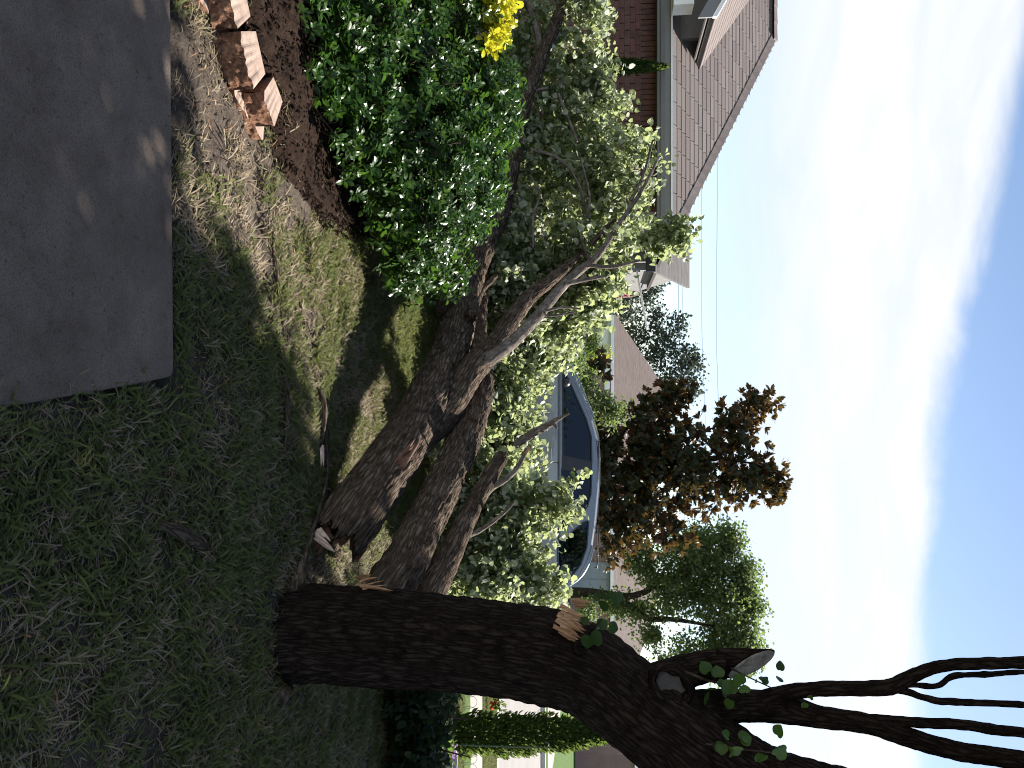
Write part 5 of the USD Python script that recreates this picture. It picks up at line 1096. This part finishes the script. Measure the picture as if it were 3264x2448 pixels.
# ------------------------------------------------------------------ trees across the street
def leafy_tree(name, label, base, limbs_, lobes, size, shape, matn, per, sig, tilt=(0, 0, .8), hang=.2, bark_='far_bark', seed=0, clump=.42, cat='tree'):
    t = Thing(name, label, cat, base)
    for k, (pts, rr) in enumerate(limbs_): t.part('trunk' if k == 0 else 'branch', tube(pts, rr, sides=12, step=.25, rough=.01, grain=12, seed=seed + k), bark_, smooth=True)
    pos = []
    for c, r, k in lobes:
        cl = np.array(c) + ball(k, clump) * r
        pos.append((cl[:, None] + rng.normal(size=(k, per, 3)) * sig).reshape(-1, 3))
    pos = np.vstack(pos); n = len(pos)
    V = leaf_verts(pos, rng.normal(size=(n, 3)) + [0, 0, -hang], rng.normal(size=(n, 3)) * .7 + tilt, size * rng.uniform(.6, 1.2, n), shape)
    t.part('crown', leaf_mesh(V), matn, kind='stuff')
    return t
def lobe(px, py, d, rx, rz, ry=None, k=60): return (tuple(P(px, py, d)), (rx, ry or (rx + rz) / 2, rz), k)
mb = P(1700, 1500, 23.0); mb[2] = -.15
mg = Thing('magnolia_tree', 'dark magnolia with rust backed leaves standing behind the parked car', 'tree', mb)
ml = [lobe(1900, 1480, 23.0, 1.5, .8, 1.2, 120), lobe(2030, 1560, 23, 1.5, 1.0, 1.2, 130), lobe(2100, 1400, 23, 1.3, 1.0, 1.1, 110), lobe(2220, 1500, 23, 1.3, 1.0, 1.1, 110), lobe(2330, 1360, 23, .75, .65, .7, 44), lobe(2400, 1300, 23, .42, .40, .4, 18), lobe(2380, 1520, 23, .8, .7, .8, 48), lobe(2460, 1510, 23, .42, .40, .4, 17), lobe(2150, 1250, 23, .45, .5, .5, 20), lobe(2070, 1290, 23, .4, .4, .5, 14), lobe(1960, 1700, 23, .8, .8, .8, 40), lobe(2140, 1680, 23, .6, .6, .6, 26), lobe(1850, 1350, 23, .7, .6, .7, 28), lobe(1890, 1170, 22, .28, .35, .3, 8), lobe(2480, 1570, 23, .25, .22, .25, 6), lobe(2440, 1270, 23, .22, .2, .2, 5)]
pos, axs = [], []
for c, r, k in ml:
    for q, dd in zip(*(lambda b_: (np.array(c) + b_ * r, unit(b_)))(ball(k, .5))):
        for _ in range(3):
            g = unit(dd * .9 + [0, 0, .5] + rng.normal(size=3) * .4); m = rng.integers(8, 13); q2 = q + rng.normal(size=3) * .14
            e1 = unit(np.cross(g, rng.normal(size=3))); e2 = np.cross(g, e1); ph = rng.random() * 6.28 + np.arange(m) * 2.4
            rr_ = e1 * np.cos(ph)[:, None] + e2 * np.sin(ph)[:, None]; lf_ = rng.uniform(.4, 2.2, m)[:, None]
            pos.append(q2 + rr_ * .02); axs.append(np.concatenate([unit(rr_ + g * lf_), np.repeat(g[None], m, 0)], 1))
pos, axs = np.vstack(pos), np.vstack(axs); n = len(pos)
mg.part('crown', leaf_mesh(leaf_verts(pos, axs[:, :3], axs[:, 3:], .215 * rng.uniform(.6, 1.15, n), OVAL)), 'magnolia_leaf', kind='stuff')
tp = P(2420, 1480, 23)
mg.part('trunk', tube([mb, mb + [0, 0, 1.4], P(2050, 1490, 23), P(2250, 1460, 23), tp], [.2, .16, .11, .07, .02], sides=12, step=.3), 'far_bark', smooth=True)
for q, s in (((2330, 1340), (2000, 1490)), ((2200, 1640), (1950, 1495)), ((2080, 1280), (1900, 1497)), ((2400, 1550), (2150, 1480)), ((1960, 1690), (1850, 1500))):
    mg.part('branch', tube([P(*s, 23), (P(*s, 23) + P(*q, 23)) / 2 - [0, 0, .1], P(*q, 23)], [.07, .05, .015], sides=8, step=.3), 'far_bark', smooth=True)

lb = P(1770, 1890, 27.5); lb[2] = -.15
leafy_tree('shade_tree', 'broad feathery green tree in front of the garage house', lb,
    [([lb, P(1850, 1890, 27.5), P(1900, 1893, 27.5), P(2000, 1905, 27.5)], [.2, .19, .17, .13]), ([P(1950, 1898, 27.5), P(2010, 1900, 27.4), P(2060, 1885, 27.4), P(2110, 1850, 27.4), P(2200, 1830, 27.5)], [.13, .11, .10, .08, .03]),
     ([P(1960, 1900, 27.5), P(2030, 1945, 27.5), P(2070, 1972, 27.5), P(2150, 1975, 27.5), P(2300, 2000, 27.5)], [.13, .11, .10, .08, .03]), ([P(2080, 1868, 27.4), P(2200, 1900, 27.5), P(2320, 1930, 27.5)], [.08, .05, .02])],
    [lobe(2230, 1760, 27.5, .9, 1.2, 1.2, 80), lobe(2300, 1900, 27.5, 1.1, 1.1, 1.2, 90), lobe(2330, 2050, 27.5, 1.0, .9, 1.2, 80), lobe(2150, 1880, 27.5, 1.2, 1.0, 1.2, 80), lobe(2230, 2100, 27.5, .8, 1.0, 1., 50), lobe(2320, 1720, 27.5, .55, .55, .6, 28), lobe(2390, 1940, 27.5, .45, .4, .5, 20), lobe(2390, 2080, 27.5, .5, .4, .5, 20), lobe(2050, 1790, 27.5, .7, .6, .7, 30), lobe(2080, 2030, 27.4, .35, .4, .4, 14), lobe(2030, 1960, 27.4, .4, .35, .4, 12), lobe(1960, 1930, 27.3, .45, .3, .4, 14), lobe(2120, 2130, 27.4, .35, .35, .4, 14), lobe(2380, 1830, 27.5, .45, .4, .5, 18), lobe(1880, 1935, 27.2, .3, .25, .3, 8)],
    .12, OVAL * [1.5, 1, 1], 'locust_leaf', 60, .18, seed=81)
for label, d, lobes_, trunkp, mt, sz, k_ in (
    ('grey green tree behind the far roof left of the magnolia', 52, [lobe(2030, 1040, 52, 1.2, 1.4, 1.4, 40), lobe(2120, 1090, 52, 1.3, 1.1, 1.4, 44), lobe(2180, 1160, 52, 1.2, 1.1, 1.3, 40), lobe(2140, 1230, 52, 1.2, 1.0, 1.3, 36), lobe(2210, 1230, 52, .8, .6, .8, 16), lobe(2160, 1030, 52, .6, .6, .7, 14), lobe(2050, 1150, 52, 1.5, 1.2, 1.5, 40), lobe(2215, 1140, 52, .5, .4, .5, 9), lobe(2090, 995, 52, .5, .6, .6, 10)], 1130, 'grey_leaf', .22, 20),
    ('pale grey green tree behind the flag and the rear wing', 44, [lobe(2000, 900, 44, 1.2, 1.2, 1.2, 44), lobe(2080, 880, 44, .9, .8, 1., 30), lobe(2060, 940, 44, .7, .8, .8, 26), lobe(1960, 960, 44, .9, .8, .9, 26), lobe(2110, 850, 44, .5, .4, .5, 10), lobe(2010, 990, 44, .6, .6, .6, 16), lobe(1950, 820, 44, 1.2, 1.0, 1., 26)], 910, 'grey_leaf', .17, 22)):
    b_ = P(1850, trunkp, d); b_[2] = -.15
    leafy_tree('background_tree', label, b_, [([b_, P(1980, trunkp, d), P(2100, trunkp + 20, d)], [.28, .2, .06]), ([P(1980, trunkp, d), P(2080, trunkp - 60, d)], [.12, .04])], lobes_, sz, OVAL * [1.6, 1, 1], mt, k_, .22, seed=90)
# shrubs that stand across the street between car and houses
for label, name, lobes_, mt, sz, d in (('mid green clipped bush left of the parked car by the far lawn', 'far_bush', [lobe(1850, 1070, 30, .9, .55, .7, 40), lobe(1895, 1110, 30, .55, .35, .5, 20), lobe(1850, 1190, 29, .8, .5, .6, 30)], 'conifer_leaf', .12, 30),
                                   ('yellow leaved bush before the far house wall', 'far_bush', [lobe(1925, 1130, 35, .35, .28, .3, 10), lobe(1890, 1160, 35, .3, .25, .3, 8)], 'gold_leaf', .10, 35),
                                   ('feathery light green bush between the car bonnet and the magnolia', 'far_bush', [lobe(1850, 1240, 19.5, .55, .45, .5, 40), lobe(1920, 1290, 20, .45, .4, .4, 26), lobe(1800, 1180, 18.5, .5, .35, .4, 30), lobe(1960, 1320, 20, .3, .28, .3, 12)], 'locust_leaf', .13, 19)):
    b_ = np.array(lobes_[0][0]); top_ = b_.copy(); b_[2] = -.15
    leafy_tree(name, label, b_, [([b_, (b_ + top_) / 2, top_], [.05, .04, .02])], lobes_, sz, LANCE * [1.3, 1, 1], mt, 24, .13, seed=95, cat='bush')
# more trees along the skyline outside and behind
for k, (x, y, h, lab) in enumerate(((-26, 60, 9, 'round green tree far off beyond the left of the street'), (34, 62, 9, 'round green tree far off beyond the right of the street'))):
    leafy_tree('background_tree', lab, (x, y, -.1), [([(x, y, -.1), (x, y, h * .4), (x + .3, y, h * .7)], [.3, .25, .1])], [((x, y, h * .65), (2.6, 2.6, 2.2), 60), ((x + 1.4, y, h * .8), (1.6, 1.6, 1.4), 26)], .24, OVAL * [1.6, 1, 1], 'locust_leaf', 18, .25, seed=99)

# overhead wires
for (xa, xb, dd, r_), lab in zip(((2163, 2178, 45, .013), (2178, 2190, 45, .011), (2236, 2252, 45, .009), (2286, 2294, 45, .009)), ('lowest overhead wire crossing the sky beyond the rear wing', 'second lowest overhead wire, just above the lowest one', 'third overhead wire up, well above the lower pair', 'topmost thin overhead wire over the roofs')):
    a_, b_ = P(xa, 560, dd), P(xb, 1500, dd); e_ = (b_ - a_)
    pts = [a_ - e_ * 1.2, a_, (a_ + b_) / 2 - [0, 0, .12], b_, b_ + e_ * 1.4]
    solo('overhead_wire', tube(pts, [r_] * 5, sides=5, step=2.0), 'wire_dark', lab, 'wire', group='overhead wires')
